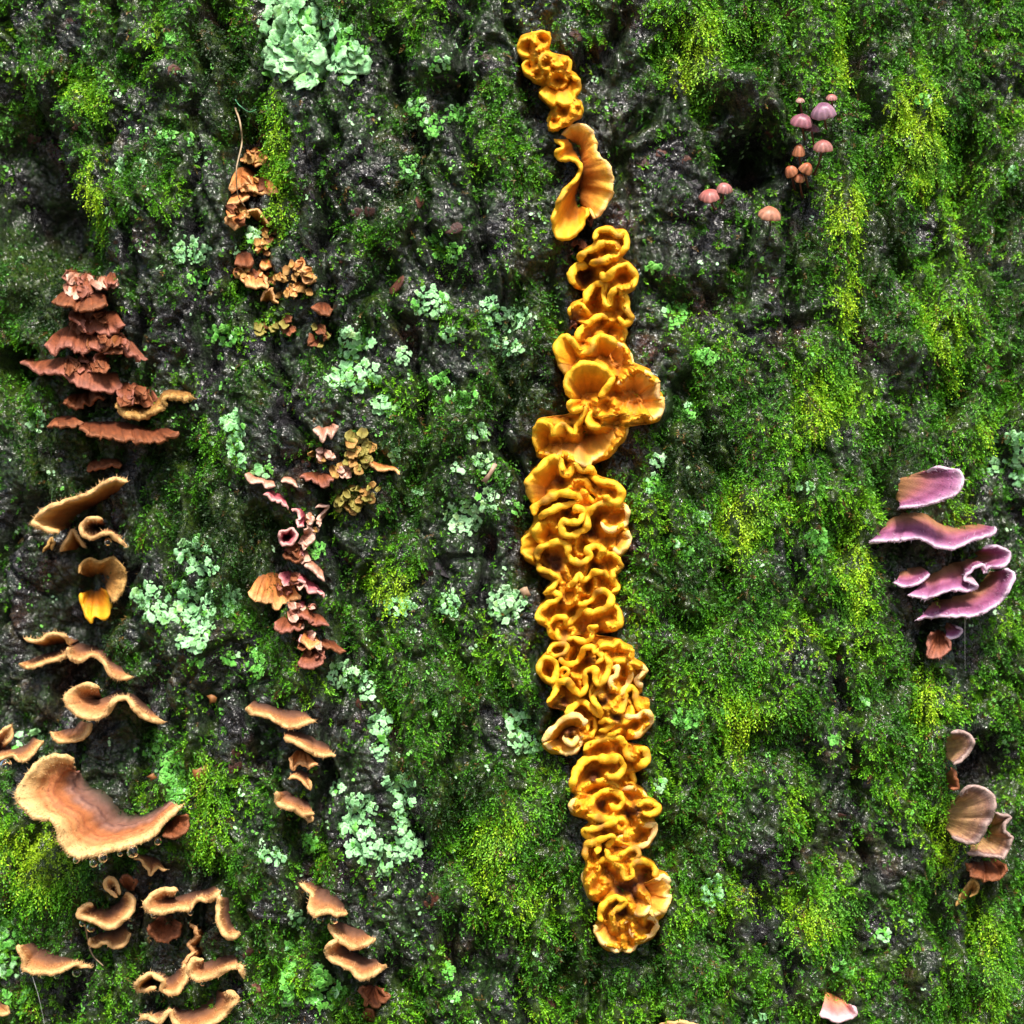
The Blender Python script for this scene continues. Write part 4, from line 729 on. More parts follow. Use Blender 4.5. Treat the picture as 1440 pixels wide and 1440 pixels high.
def trunk():
    du = np.arange(-170, 1612, 3.15)
    lim = math.pi * R / S
    lo = 720 - lim; hi = 720 + lim
    left = np.linspace(lo, -170, 70)[:-1]; right = np.linspace(1612, hi, 70)[1:-1]
    u = np.concatenate([left, du, right])
    wt = 720 - (3.4 - ZC) / S; wb = 720 + (ZC + 0.15) / S
    w_ = np.concatenate([np.linspace(wt, -170, 60)[:-1], du, np.linspace(1612, wb, 45)[1:]])
    U, W = np.meshgrid(u, w_)
    P = surf_uv(U, W)
    zz = P[..., 2]; fl = 1 + 0.5 * np.exp(-zz / 0.35) * (zz < 1.0) + 0.0
    P[..., 0] *= fl; P[..., 1] = R + (P[..., 1] - R) * fl
    px, py = uv_px(U, W); mo = sstep(0.34, 0.62, moss_at(U, W, px, py)) * (1 - 0.6 * keep_at(px, py))
    nr, nc = U.shape; idx = np.arange(nr * nc).reshape(nr, nc)
    Fq = np.stack([idx[:-1, :-1], idx[1:, :-1], idx[1:, 1:], idx[:-1, 1:]], -1).reshape(-1, 4)
    wrap = np.stack([idx[:-1, -1], idx[1:, -1], idx[1:, 0], idx[:-1, 0]], -1)
    me = mesh_np('trunk', P.reshape(-1, 3), np.vstack([Fq, wrap]), attrs={'moss': mo.ravel()})
    root = thing('tree', (0, R, 0), 'old broad tree trunk with dark wet rugged bark under moss', 'tree')
    o = obj('trunk', me, M_BARK, root); o.matrix_parent_inverse = Matrix.Translation((0, -R, 0))
    return root
TREE = trunk()

# ------------------------------------------------------------------ moss: hundreds of thousands of tiny leaves on short shoots
def moss_mesh(name, u, w_, Lmul, leaves, label, hang=0.0, leafsize=1.0, bright=0.0, chroma=None):
    n = len(u)
    px, py = uv_px(u, w_)
    base = surf_uv(u, w_, True, -1.0); nrm = surf_uvnormal(u, w_)
    m = moss_at(u, w_, px, py); yl = blobs(YELLOW, px, py); dk = blobs(DARKM_SHADE, px, py)
    keep = keep_at(px, py)
    L = rng.uniform(8, 19, n) * Lmul * (0.65 + 0.6 * np.clip(m, 0, 1)) * (1 + 0.5 * yl) * (1 - 0.55 * keep)
    down = np.array([0, 0, -1.0])
    lean = np.stack([perlin(px / 40, py / 40, 31), 0 * u, perlin(px / 40, py / 40, 32)], -1)
    rand = rng.normal(0, 0.5, (n, 3))
    d0 = nrm * 0.85 + rand * 0.75 + lean * 0.7 + down * (0.15 + hang)
    d0 /= np.linalg.norm(d0, axis=1, keepdims=True)
    d1 = nrm * 0.35 + rand * 0.5 + lean * 0.6 + down * (0.55 + 1.4 * hang + 0.6 * yl)[:, None] if np.ndim(hang) or True else None
    d1 /= np.linalg.norm(d1, axis=1, keepdims=True)
    side = np.cross(d0, nrm + rng.normal(0, 0.3, (n, 3))); side /= np.linalg.norm(side, axis=1, keepdims=True) + 1e-9
    # colour of each shoot
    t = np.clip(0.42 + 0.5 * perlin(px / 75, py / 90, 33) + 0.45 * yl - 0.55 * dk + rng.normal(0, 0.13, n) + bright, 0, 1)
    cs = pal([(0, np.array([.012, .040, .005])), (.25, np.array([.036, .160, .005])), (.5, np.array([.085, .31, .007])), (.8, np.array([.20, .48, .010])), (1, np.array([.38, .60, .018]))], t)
    dead = rng.uniform(0, 1, n) < .035 + .10 * np.clip(perlin(px / 35, py / 45, 35) - .25, 0, 1)
    cs[dead] = np.array([.13, .075, .018]) * rng.uniform(.5, 1.4, (int(dead.sum()), 1))
    blue = np.clip(perlin(px / 50, py / 50, 34) * 1.3 - .25, 0, 1)[:, None]
    cs = cs * (1 - .5 * blue) + blue * .5 * cs.mean(1, keepdims=True) * np.array([.5, 1.7, .42])
    V = np.empty((n, leaves, 4, 3), np.float32); CC = np.empty((n, leaves, 4, 3), np.float32)
    for k in range(leaves):
        f = (k + 0.6) / leaves
        p = base + d0 * (L * f * (1 - 0.5 * f) * S)[:, None] + d1 * (L * 0.62 * f * f * S)[:, None]
        ax = d0 * (1 - f) + d1 * f
        sg = 1 if k % 2 else -1
        last = k == leaves - 1
        phi = rng.uniform(-0.9, 0.9, n)[:, None]
        sdv = side * np.cos(phi) + np.cross(ax, side) * np.sin(phi)
        ld = ax * 0.75 + sdv * (0.0 if last else sg * 0.85) + rng.normal(0, 0.2, (n, 3))
        ld /= np.linalg.norm(ld, axis=1, keepdims=True)
        wv = np.cross(ld, nrm + rng.normal(0, 0.6, (n, 3))); wv /= np.linalg.norm(wv, axis=1, keepdims=True) + 1e-9
        ll = (rng.uniform(4.0, 6.8, n) * leafsize * (1 - 0.3 * f) * S)[:, None]; lw = ll * rng.uniform(.17, .25, n)[:, None]
        cup = np.cross(ld, wv)
        V[:, k, 0] = p; V[:, k, 1] = p + ld * ll * .45 + wv * lw + cup * lw * .5; V[:, k, 2] = p + ld * ll; V[:, k, 3] = p + ld * ll * .45 - wv * lw + cup * lw * .5
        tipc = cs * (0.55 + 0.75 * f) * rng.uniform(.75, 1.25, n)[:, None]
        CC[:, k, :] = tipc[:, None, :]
    V = V.reshape(-1, 3); Fq = np.arange(len(V)).reshape(-1, 4)
    o = obj(name, mesh_np(name, V, Fq, CC.reshape(-1, 3), smooth=False), M_MOSS)
    tag(o, label, 'moss', kind='stuff')
    return o
def scatter(N, x0, x1, y0, y1, lo=.36, hi=.66):
    u = rng.uniform(x0, x1, N); w_ = rng.uniform(y0, y1, N); px, py = uv_px(u, w_)
    m = moss_at(u, w_, px, py)
    # patches fade out as single shoots
    keep = rng.uniform(0, 1, N) < np.clip(sstep(lo, hi, m) + 0.07, 0, 1) * (1 - .9 * sstep(.3, .7, blobs(HOLES, px, py))) * (1 - 0.8 * keep_at(px, py))
    return u[keep], w_[keep]
u1, w1 = scatter(112000, -165, 1605, -165, 1605)
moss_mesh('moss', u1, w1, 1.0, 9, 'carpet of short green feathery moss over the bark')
# a thin fuzz of the same moss that also greens the bare bark
uf = rng.uniform(-165, 1605, 52000); wf = rng.uniform(-165, 1605, 52000); pf, qf = uv_px(uf, wf)
kf = (rng.uniform(0, 1, 52000) < sstep(-.15, .5, perlin(uf / 55, wf / 70, 41) + .45 * perlin(uf / 17, wf / 19, 42) + .08)) & (moss_at(uf, wf, pf, qf) < .52) & (keep_at(pf, qf) < .5) & (blobs(HOLES, pf, qf) < .45)
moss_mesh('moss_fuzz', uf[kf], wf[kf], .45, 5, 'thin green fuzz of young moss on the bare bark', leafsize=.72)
# long hanging strands in the yellow-green streaks
N = 70000
us = rng.uniform(-100, 1540, N); ws = rng.uniform(-100, 1540, N); pxs, pys = uv_px(us, ws)
yk = blobs(YELLOW, pxs, pys); kp = (rng.uniform(0, 1, N) < sstep(.25, .8, yk) * .75) & (keep_at(pxs, pys) < .4)
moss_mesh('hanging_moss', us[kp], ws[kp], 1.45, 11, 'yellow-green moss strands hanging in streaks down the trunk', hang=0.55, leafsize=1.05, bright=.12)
u2, w2 = scatter(26000, -700, 2140, -700, 2140)
far = (u2 < -165) | (u2 > 1605) | (w2 < -165) | (w2 > 1605)
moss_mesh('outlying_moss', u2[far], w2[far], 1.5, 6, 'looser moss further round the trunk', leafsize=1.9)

# ------------------------------------------------------------------ fungi
MATP = {'tanbig': M_TAN, 'yellow': M_YELLOW, 'yellowpale': M_YELLOW, 'tan': M_TAN, 'purple': M_PURPLE, 'turkey': M_PURPLE, 'rust': M_CRUST, 'rosy': M_CRUST, 'orange': M_CRUST, 'crimson': M_CRUST, 'pinktan': M_CRUST, 'pink': M_PURPLE, 'olive': M_CRUST, 'ochre': M_CRUST}
def build_part(q):
    if q[0] == 'f' and 'base' not in q[2]: return loft(q[1], thb=1.1, rsm=.0, shrink=min(.25, q[2].get('shrink', .25)), **{k: v for k, v in q[2].items() if k != 'shrink'})
    if q[0] == 'f': return loft(q[1], **q[2])
    return petal(*q[1], **q[2])
def felt(ds, t, org):
    """the fused, felted body of a cluster: it swells up into every frill and sinks to brown pits between them"""
    A = np.concatenate([np.concatenate([d['rimpx'], d['basepx']]) for d in ds]); RM = np.concatenate([d['rimpx'] for d in ds])
    y0, y1 = A[:, 1].min() - 1, A[:, 1].max() + 1; ny = int((y1 - y0) / 1.7) + 2
    ys = np.linspace(y0, y1, ny); lo = []; hi = []
    for y in ys:
        q = A[np.abs(A[:, 1] - y) < 8][:, 0]; lo.append(q.min() - 1); hi.append(q.max() + 1)
    lo = smooth1(np.array(lo), 3); hi = np.maximum(smooth1(np.array(hi), 3), lo + 6)
    nx = int((hi - lo).max() / 1.7) + 2
    tx = np.linspace(0, 1, nx); X = lo[:, None] + (hi - lo)[:, None] * tx[None]; Y = np.repeat(ys[:, None], nx, 1)
    ey = np.minimum(ys - y0, y1 - ys) / 9; ey = np.sqrt(np.clip(1 - (1 - np.clip(ey, 0, 1)) ** 2, 0, 1))
    ex = np.minimum(X - lo[:, None], hi[:, None] - X) / 8; ex = np.sqrt(np.clip(1 - (1 - np.clip(ex, 0, 1)) ** 2, 0, 1))
    d2 = np.full(X.shape, 1e9)
    for p in RM[::2]: np.minimum(d2, (X - p[0]) ** 2 + (Y - p[1]) ** 2, out=d2)
    dist = np.sqrt(d2)
    pr = (15 + 34 * np.exp(-(dist / 9.5) ** 1.5) * (1 + .22 * perlin(X / 11, Y / 11, 65)) + 6 * perlin(X / 14, Y / 14, 61) + 3.2 * perlin(X / 6, Y / 6, 66) + 2.0 * perlin(X / 3.4, Y / 3.4, 67)) * ex * ey[:, None] + 1.6 * perlin(X / 4, Y / 4, 62) - 4
    yv = surf_y(X.ravel(), Y.ravel()).reshape(X.shape); yv = smooth1(smooth1(yv, 8).T, 8).T - pr * S
    x, z = ray(X, Y, yv); V = np.stack([x, yv, z], -1).reshape(-1, 3) - org
    idx = np.arange(ny * nx).reshape(ny, nx); Fq = np.stack([idx[:-1, :-1], idx[1:, :-1], idx[1:, 1:], idx[:-1, 1:]], -1).reshape(-1, 4)
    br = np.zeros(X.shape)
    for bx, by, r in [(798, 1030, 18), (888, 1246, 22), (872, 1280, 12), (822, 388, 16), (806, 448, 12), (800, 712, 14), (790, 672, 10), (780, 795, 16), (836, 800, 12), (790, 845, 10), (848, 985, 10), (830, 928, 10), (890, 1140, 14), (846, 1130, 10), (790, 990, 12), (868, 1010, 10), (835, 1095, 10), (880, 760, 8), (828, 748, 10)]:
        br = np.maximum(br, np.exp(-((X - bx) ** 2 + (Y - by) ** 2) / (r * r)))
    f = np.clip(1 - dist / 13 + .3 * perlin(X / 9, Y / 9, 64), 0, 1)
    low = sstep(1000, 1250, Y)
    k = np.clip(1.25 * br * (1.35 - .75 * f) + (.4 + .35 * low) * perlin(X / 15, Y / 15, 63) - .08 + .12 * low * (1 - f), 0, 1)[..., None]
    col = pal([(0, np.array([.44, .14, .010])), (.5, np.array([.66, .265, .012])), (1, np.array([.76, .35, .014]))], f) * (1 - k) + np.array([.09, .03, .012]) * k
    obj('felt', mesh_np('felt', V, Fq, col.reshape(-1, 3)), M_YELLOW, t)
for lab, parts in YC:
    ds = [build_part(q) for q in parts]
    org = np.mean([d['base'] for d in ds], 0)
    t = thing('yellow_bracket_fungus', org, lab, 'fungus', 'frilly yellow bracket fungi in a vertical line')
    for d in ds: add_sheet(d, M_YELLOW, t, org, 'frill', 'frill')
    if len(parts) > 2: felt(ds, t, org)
GRP = {'tanbig': 'tan shelf brackets', 'tan': 'tan shelf brackets', 'purple': 'purple brackets', 'turkey': 'banded brown brackets', 'rust': 'rust and rose-brown brackets', 'rosy': 'rust and rose-brown brackets', 'orange': 'small orange brackets', 'crimson': 'pink and crimson chain', 'pinktan': 'pink and crimson chain', 'pink': 'purple brackets', 'ochre': 'tan shelf brackets', 'yellow': 'tan shelf brackets', 'olive': 'small orange brackets'}
for lab, palette, rim, base, prot, lip, hair, extra, k in BR:
    k = dict(k); k.pop('palu', None)
    d = loft(rim, base, prot, palette, lip, hair=hair, **k)
    org = d['base']
    t = thing('bracket_fungus', org, lab, 'fungus', GRP[palette])
    add_sheet(d, MATP[palette], t, org)
    for e in extra:
        e = dict(e); d2 = loft(e['rim'], e['base'], e['prot'], palette, e['lip'], hair=hair)
        add_sheet(d2, MATP[palette], t, org)
# crumpled crusts made of many little lobes
def crust(label, ells, n, size, palettes, prot=14, name='crust_fungus', grp='crumpled crusts'):
    ds = []
    for i in range(n):
        x, y, rx, ry = ells[i % len(ells)]
        r = math.sqrt(random.random()); a = random.uniform(0, 2 * math.pi)
        px, py = x + rx * r * math.cos(a), y + ry * r * math.sin(a)
        s = size * random.uniform(.6, 1.3)
        ds.append(petal(px, py, s, s * random.uniform(.6, 1.1), random.gauss(90, 40), prot=prot * random.uniform(.6, 1.6), palette=random.choice(palettes), lip=random.uniform(1.2, 2.0), th=1.0, ruff=2.6, n=16, nu=7, span=random.uniform(60, 95), back=.9))
    org = np.mean([d['base'] for d in ds], 0)
    t = thing(name, org, label, 'fungus', grp)
    for d in ds:
        add_sheet(d, M_CRUST, t, org, 'lobe', 'frill')
crust('olive crumpled crust right of the pale pink petals', [(505, 622, 18, 16), (500, 650, 22, 14), (512, 690, 22, 18), (490, 705, 18, 14)], 60, 8, ['olive', 'olive', 'ochre'])
crust('coral-like orange crust with fine branches', [(395, 388, 22, 10), (418, 376, 20, 12), (428, 392, 12, 14), (410, 408, 26, 8)], 46, 7, ['ochre', 'orange'])
crust('crumpled orange tuft where the dry stalk crosses the bark', [(360, 220, 18, 8)], 18, 8, ['orange', 'ochre'])
crust('olive-brown crust at the lower end of the orange fungi', [(376, 462, 16, 8), (398, 458, 14, 12), (450, 470, 14, 16)], 26, 7, ['olive', 'rust'])
crust('pink knobbly growth crowning the rose-brown stack', [(108, 392, 12, 8), (126, 398, 9, 8), (152, 398, 10, 10), (106, 406, 14, 7)], 26, 10, ['pinktan', 'rosy'], prot=34)
crust('brown scaly crumbs on the black crack beneath the folded yellow wings', [(832, 312, 6, 14), (812, 346, 10, 8), (806, 450, 8, 12)], 12, 6, ['rust', 'crimson'], prot=10)
crust('warty brown filling inside the rose-brown stack', [(130, 450, 26, 12), (140, 480, 40, 10), (120, 510, 30, 8), (190, 555, 20, 10)], 60, 11, ['rust', 'rust', 'rosy'], prot=36)
crust('rusty crumbs packed between the orange winged bracket and the wide orange lobe', [(335, 300, 14, 16), (352, 262, 22, 12), (345, 385, 22, 14), (372, 340, 14, 18)], 40, 8, ['rust', 'orange', 'ochre'], prot=22)
crust('reddish crumbs packed along the brown stack', [(418, 770, 16, 20), (425, 860, 18, 18), (438, 905, 18, 16), (405, 820, 22, 12)], 44, 8, ['rosy', 'rust', 'crimson', 'pinktan'], prot=22)
crust('thin buff crumbs trailing below the pale pink petals', [(455, 640, 18, 8), (478, 660, 14, 10), (440, 735, 10, 10)], 26, 6, ['pinktan', 'ochre'], prot=16)

# ------------------------------------------------------------------ bonnet mushrooms
def mushroom(x, y, wpx, hpx, c_top, c_rim, label, tilt=0.25, roll=0.0, prot=40, pleats=11, grp='tiny bonnet mushrooms', foot=(6, 26)):
    top = surf_pt(x, y, prot)[0]
    r = wpx * .46 * S; h = hpx * 0.55 * S
    t = thing('mushroom', surf_pt(x + foot[0], y + foot[1], 0)[0], label, 'mushroom', grp)
    org = np.array(t.location)
    na, nk = 33, 9
    rotm = Matrix.Rotation(roll, 3, 'Y') @ Matrix.Rotation(tilt + .35, 3, 'X')
    Rm = np.array(rotm)
    a = np.linspace(0, 2 * np.pi, na, endpoint=False)
    prof = [(0.0, 1.0), (.22, .985), (.45, .90), (.65, .75), (.82, .52), (.94, .26), (1.0, .02), (1.0, -.05), (.95, -.04)]
    V = []; CC = []
    for i, (pr, ph) in enumerate(prof):
        pl = 1 + 0.03 * np.cos(a * pleats) * sstep(.25, 1.0, pr) + 0.06 * np.cos(3 * a + x) + .04 * np.cos(5 * a + y)
        V.append(np.stack([pr * r * np.cos(a) * pl, pr * r * np.sin(a) * pl, np.full(na, ph * h) * (1 + 0.02 * np.cos(2 * a + y))], 1))
        f = sstep(0.0, 1.0, pr); strip = 1 - 0.35 * (np.cos(a * pleats) < -.2) * sstep(.3, .9, pr)
        CC.append((c_top * (1 - f) + c_rim * f)[None] * strip[:, None])
    V = np.concatenate(V) @ Rm.T; V[:, 2] -= 0.35 * h; V += top - org; CC = np.concatenate(CC)
    def quads(k0, k1):
        Fq = []
        for i in range(k0, k1):
            for j in range(na):
                Fq.append((i * na + j, i * na + (j + 1) % na, (i + 1) * na + (j + 1) % na, (i + 1) * na + j))
        return Fq
    CC = CC * .72 * (1 + .25 * perlin(V[:, 0] / S / 5, V[:, 2] / S / 5, x % 17))[:, None]
    obj('cap', mesh_np('cap', V, quads(0, 8), CC), M_CAP, t)
    # gills: radial blades under the cap
    GV = []; GF = []
    ng = 18
    for j in range(ng):
        aa = 2 * np.pi * j / ng; ca, sa = math.cos(aa), math.sin(aa); q = len(GV)
        for off in (-.012, .012):
            for rr_, z0, z1 in ((.12, .45, .75), (.55, .18, .66), (.92, .0, .2)):
                GV.append((rr_ * r * ca - off * r * sa * 2, rr_ * r * sa + off * r * ca * 2, z0 * h)); GV.append((rr_ * r * ca - off * r * sa, rr_ * r * sa + off * r * ca, z1 * h))
        for b in (0, 6): GF += [(q + b, q + b + 2, q + b + 3, q + b + 1), (q + b + 2, q + b + 4, q + b + 5, q + b + 3)]
        GF += [(q, q + 6, q + 8, q + 2), (q + 2, q + 8, q + 10, q + 4)]
    GV = np.array(GV) @ Rm.T; GV[:, 2] -= 0.35 * h; GV += top - org
    obj('gills', mesh_np('gills', GV, np.array(GF), np.repeat((c_rim * .7)[None], len(GV), 0)), M_CAP, t)
    # stem: curved tube from under the cap back to the bark
    p0 = top - org + np.array([0, 0, -0.05 * h]); p2 = np.array([0, 0.001, 0.0]); p1 = (p0 + p2) / 2 + np.array([0, -0.0012, -0.0035])
    ts = np.linspace(0, 1, 10)[:, None]; cv = p0 * (1 - ts) ** 2 + 2 * p1 * ts * (1 - ts) + p2 * ts ** 2
    obj('stem', tube_mesh('stem', cv, np.linspace(1.3, 1.8, 10) * S, lin(120, 70, 66) * .8), M_CAP, t)
def tube_mesh(name, cv, rad, col, sides=7):
    cv = np.asarray(cv); n = len(cv); tg = np.gradient(cv, axis=0); tg /= np.linalg.norm(tg, axis=1, keepdims=True) + 1e-12
    ref = np.array([0.3, 0.9, 0.2]); a = np.cross(tg, ref); a /= np.linalg.norm(a, axis=1, keepdims=True) + 1e-12; b = np.cross(tg, a)
    an = np.linspace(0, 2 * np.pi, sides, endpoint=False)
    V = cv[:, None] + (a[:, None] * np.cos(an)[None, :, None] + b[:, None] * np.sin(an)[None, :, None]) * np.asarray(rad)[:, None, None]
    Fq = [(i * sides + j, i * sides + (j + 1) % sides, (i + 1) * sides + (j + 1) % sides, (i + 1) * sides + j) for i in range(n - 1) for j in range(sides)]
    return mesh_np(name, V.reshape(-1, 3), np.array(Fq), np.repeat(np.asarray(col)[None], n * sides, 0))
MA, MB_ = lin(150, 84, 96), lin(206, 140, 150); OA, OB_ = lin(190, 96, 60), lin(226, 150, 110); PA, PB = lin(190, 104, 100), lin(226, 158, 152)
mushroom(1158, 155, 37, 27, lin(128, 76, 108), lin(206, 160, 182), 'largest lilac bonnet mushroom, tilted up beside its darker neighbour', 0.35, -.25, 60)
mushroom(1127, 169, 34, 23, lin(118, 60, 80), lin(204, 136, 150), 'striped mauve bonnet mushroom overlapping the lilac one', 0.3, .1, 66)
mushroom(1141, 180, 26, 14, lin(90, 46, 60), lin(160, 104, 118), 'small dark bonnet mushroom half hidden beneath the striped mauve one', 0.1, .1, 44)
mushroom(1157, 205, 30, 21, lin(160, 88, 86), lin(214, 150, 140), 'single rosy bonnet mushroom on a thin dark stem below the lilac pair', 0.25, 0, 56, foot=(-14, 40))
mushroom(1169, 137, 17, 12, PA, PB, 'tiny pink button above the largest lilac bonnet', 0.2, 0, 44)
mushroom(1125, 141, 14, 9, PA, lin(238, 190, 176), 'tiny pale button under an orange bark crack', 0.2, 0, 40)
mushroom(1123, 213, 19, 26, OA, OB_, 'narrow ribbed orange cap standing on the orange cluster', 0.1, 0, 48, 8)
mushroom(1113, 240, 20, 22, OA, OB_, 'left pleated cap of the orange cluster', 0.3, -.5, 56, 7)
mushroom(1132, 236, 22, 22, OA * .9, OB_ * .9, 'right pleated cap of the orange cluster', 0.3, .5, 52, 7)
mushroom(1124, 250, 16, 16, OA, OB_, 'lowest small cap of the orange cluster', 0.4, .1, 50, 6)
mushroom(998, 274, 32, 20, lin(186, 92, 86), lin(222, 148, 140), 'wider cap of the pink pair near a black hollow', 0.3, -.15, 56, foot=(10, 18))
mushroom(1018, 264, 24, 19, PA, PB, 'narrower cap of the pink pair near a black hollow', 0.3, .1, 48, foot=(-4, 20))
mushroom(1082, 299, 35, 20, lin(196, 112, 84), lin(232, 166, 136), 'lone flat salmon cap on a grey bark bump', 0.35, .12, 50, foot=(2, 14))

# ------------------------------------------------------------------ foliose lichen: rosettes of overlapping lobes
def lobe_mesh(seed, cols=9, crenate=3):
    r_ = random.Random(seed)
    top = [(0.0, 0, 0.06)]; rings = 2
    ph = [math.radians(-95 + 190 * i / (cols - 1)) for i in range(cols)]
    amp = r_.uniform(.22, .42); off = r_.uniform(0, 3)
    V = [(-.25, 0, .02)]; E = [0.0]
    for q, fr in ((1, .6), (2, 1.0)):
        for p in ph:
            rr = (1 - amp + amp * abs(math.cos(crenate * p / 2 + off))) * r_.uniform(.93, 1.07)
            rr *= (0.75 + .25 * math.cos(p))
            z = (.10 + .05 * math.sin(3 * p + off)) if q == 1 else (.05 + .13 * math.sin(2.3 * p + off * 2) + .05)
            V.append((fr * rr * math.cos(p), fr * rr * math.sin(p) * 1.05, z)); E.append(0.0 if q == 1 else .55)
    for p_ in range(cols):
        x, y, z = V[1 + cols + p_]; V.append((x * .95, y * .95, z - .08)); E.append(.2)
    Fq = []
    for i in range(cols - 1):
        a, b = 1 + i, 2 + i
        Fq.append((0, a, b, b)); Fq.append((a, a + cols, b + cols, b)); Fq.append((a + cols, a + 2 * cols, b + 2 * cols, b + cols))
    me = bpy.data.meshes.new('lobe')
    me.from_pydata(V, [], [tuple(dict.fromkeys(f)) for f in Fq]); me.polygons.foreach_set('use_smooth', [True] * len(me.polygons))
    at = me.attributes.new('edge', 'FLOAT', 'POINT'); at.data.foreach_set('value', E)
    me.update(); return me
LOBES = [[lobe_mesh(100 + k * 10 + j, 12, 5 + j % 4) for j in range(5)] for k in range(3)]
for k in range(3):
    for me in LOBES[k]: me.materials.append(M_LICHEN[k])
def lobe_at(parent, org, px, py, size, ang, kind, lift=1.5, tilt=None):
    uu, ww = px_to_uv(np.array([px]), np.array([py]))
    p = surf_uv(uu, ww, False, lift)[0]; nn = surf_uvnormal(uu, ww)[0]
    nn = nn * .8 + np.array([0, -.4, .1]); nn /= np.linalg.norm(nn)
    d = np.array([math.cos(ang), 0, -math.sin(ang)]); d = d - nn * d.dot(nn); d /= np.linalg.norm(d)
    t = random.uniform(-.06, .24) if tilt is None else tilt
    d2 = d * math.cos(t) + nn * math.sin(t); n2 = nn * math.cos(t) - d * math.sin(t); y = np.cross(n2, d2)
    s = size * S
    M = Matrix([[d2[0] * s, y[0] * s, n2[0] * s * .7, p[0] - org[0]], [d2[1] * s, y[1] * s, n2[1] * s * .7, p[1] - org[1]], [d2[2] * s, y[2] * s, n2[2] * s * .7, p[2] - org[2]], [0, 0, 0, 1]])
    o = bpy.data.objects.new('lobe', random.choice(LOBES[kind])); C.objects.link(o); o.parent = parent; o.matrix_local = M
    return o
def lichen(label, ells, size, kind=0, dens=1.0, grp='foliose lichen patches'):
    cx = sum(e[0] * e[2] * e[3] for e in ells) / sum(e[2] * e[3] for e in ells); cy = sum(e[1] * e[2] * e[3] for e in ells) / sum(e[2] * e[3] for e in ells)
    org = surf_pt(cx, cy, 0)[0]
    t = thing('lichen', org, label, 'lichen', grp)
    for x, y, rx, ry in ells:
        rx, ry = rx * 1.12, ry * 1.12
        area = math.pi * rx * ry; n = max(3, int(dens * 3.6 * area / (math.pi * size * size)))
        for i in range(n):
            r = math.sqrt((i + .5) / n); a = i * 2.39996 + random.uniform(-.4, .4)
            px, py = x + rx * r * .85 * math.cos(a), y + ry * r * .85 * math.sin(a)
            ang = math.atan2((py - y) * .8 + (py - cy) * .5, (px - x) * .8 + (px - cx) * .5) + random.gauss(0, .45)
            k = kind if random.random() < .85 else random.choice([0, 1, 2])
            lobe_at(t, org, px, py, size * random.uniform(.65, 1.25), ang, k, lift=1 + 3 * (1 - r) + random.uniform(0, 2))
        px_, py_ = [x], [y]; 
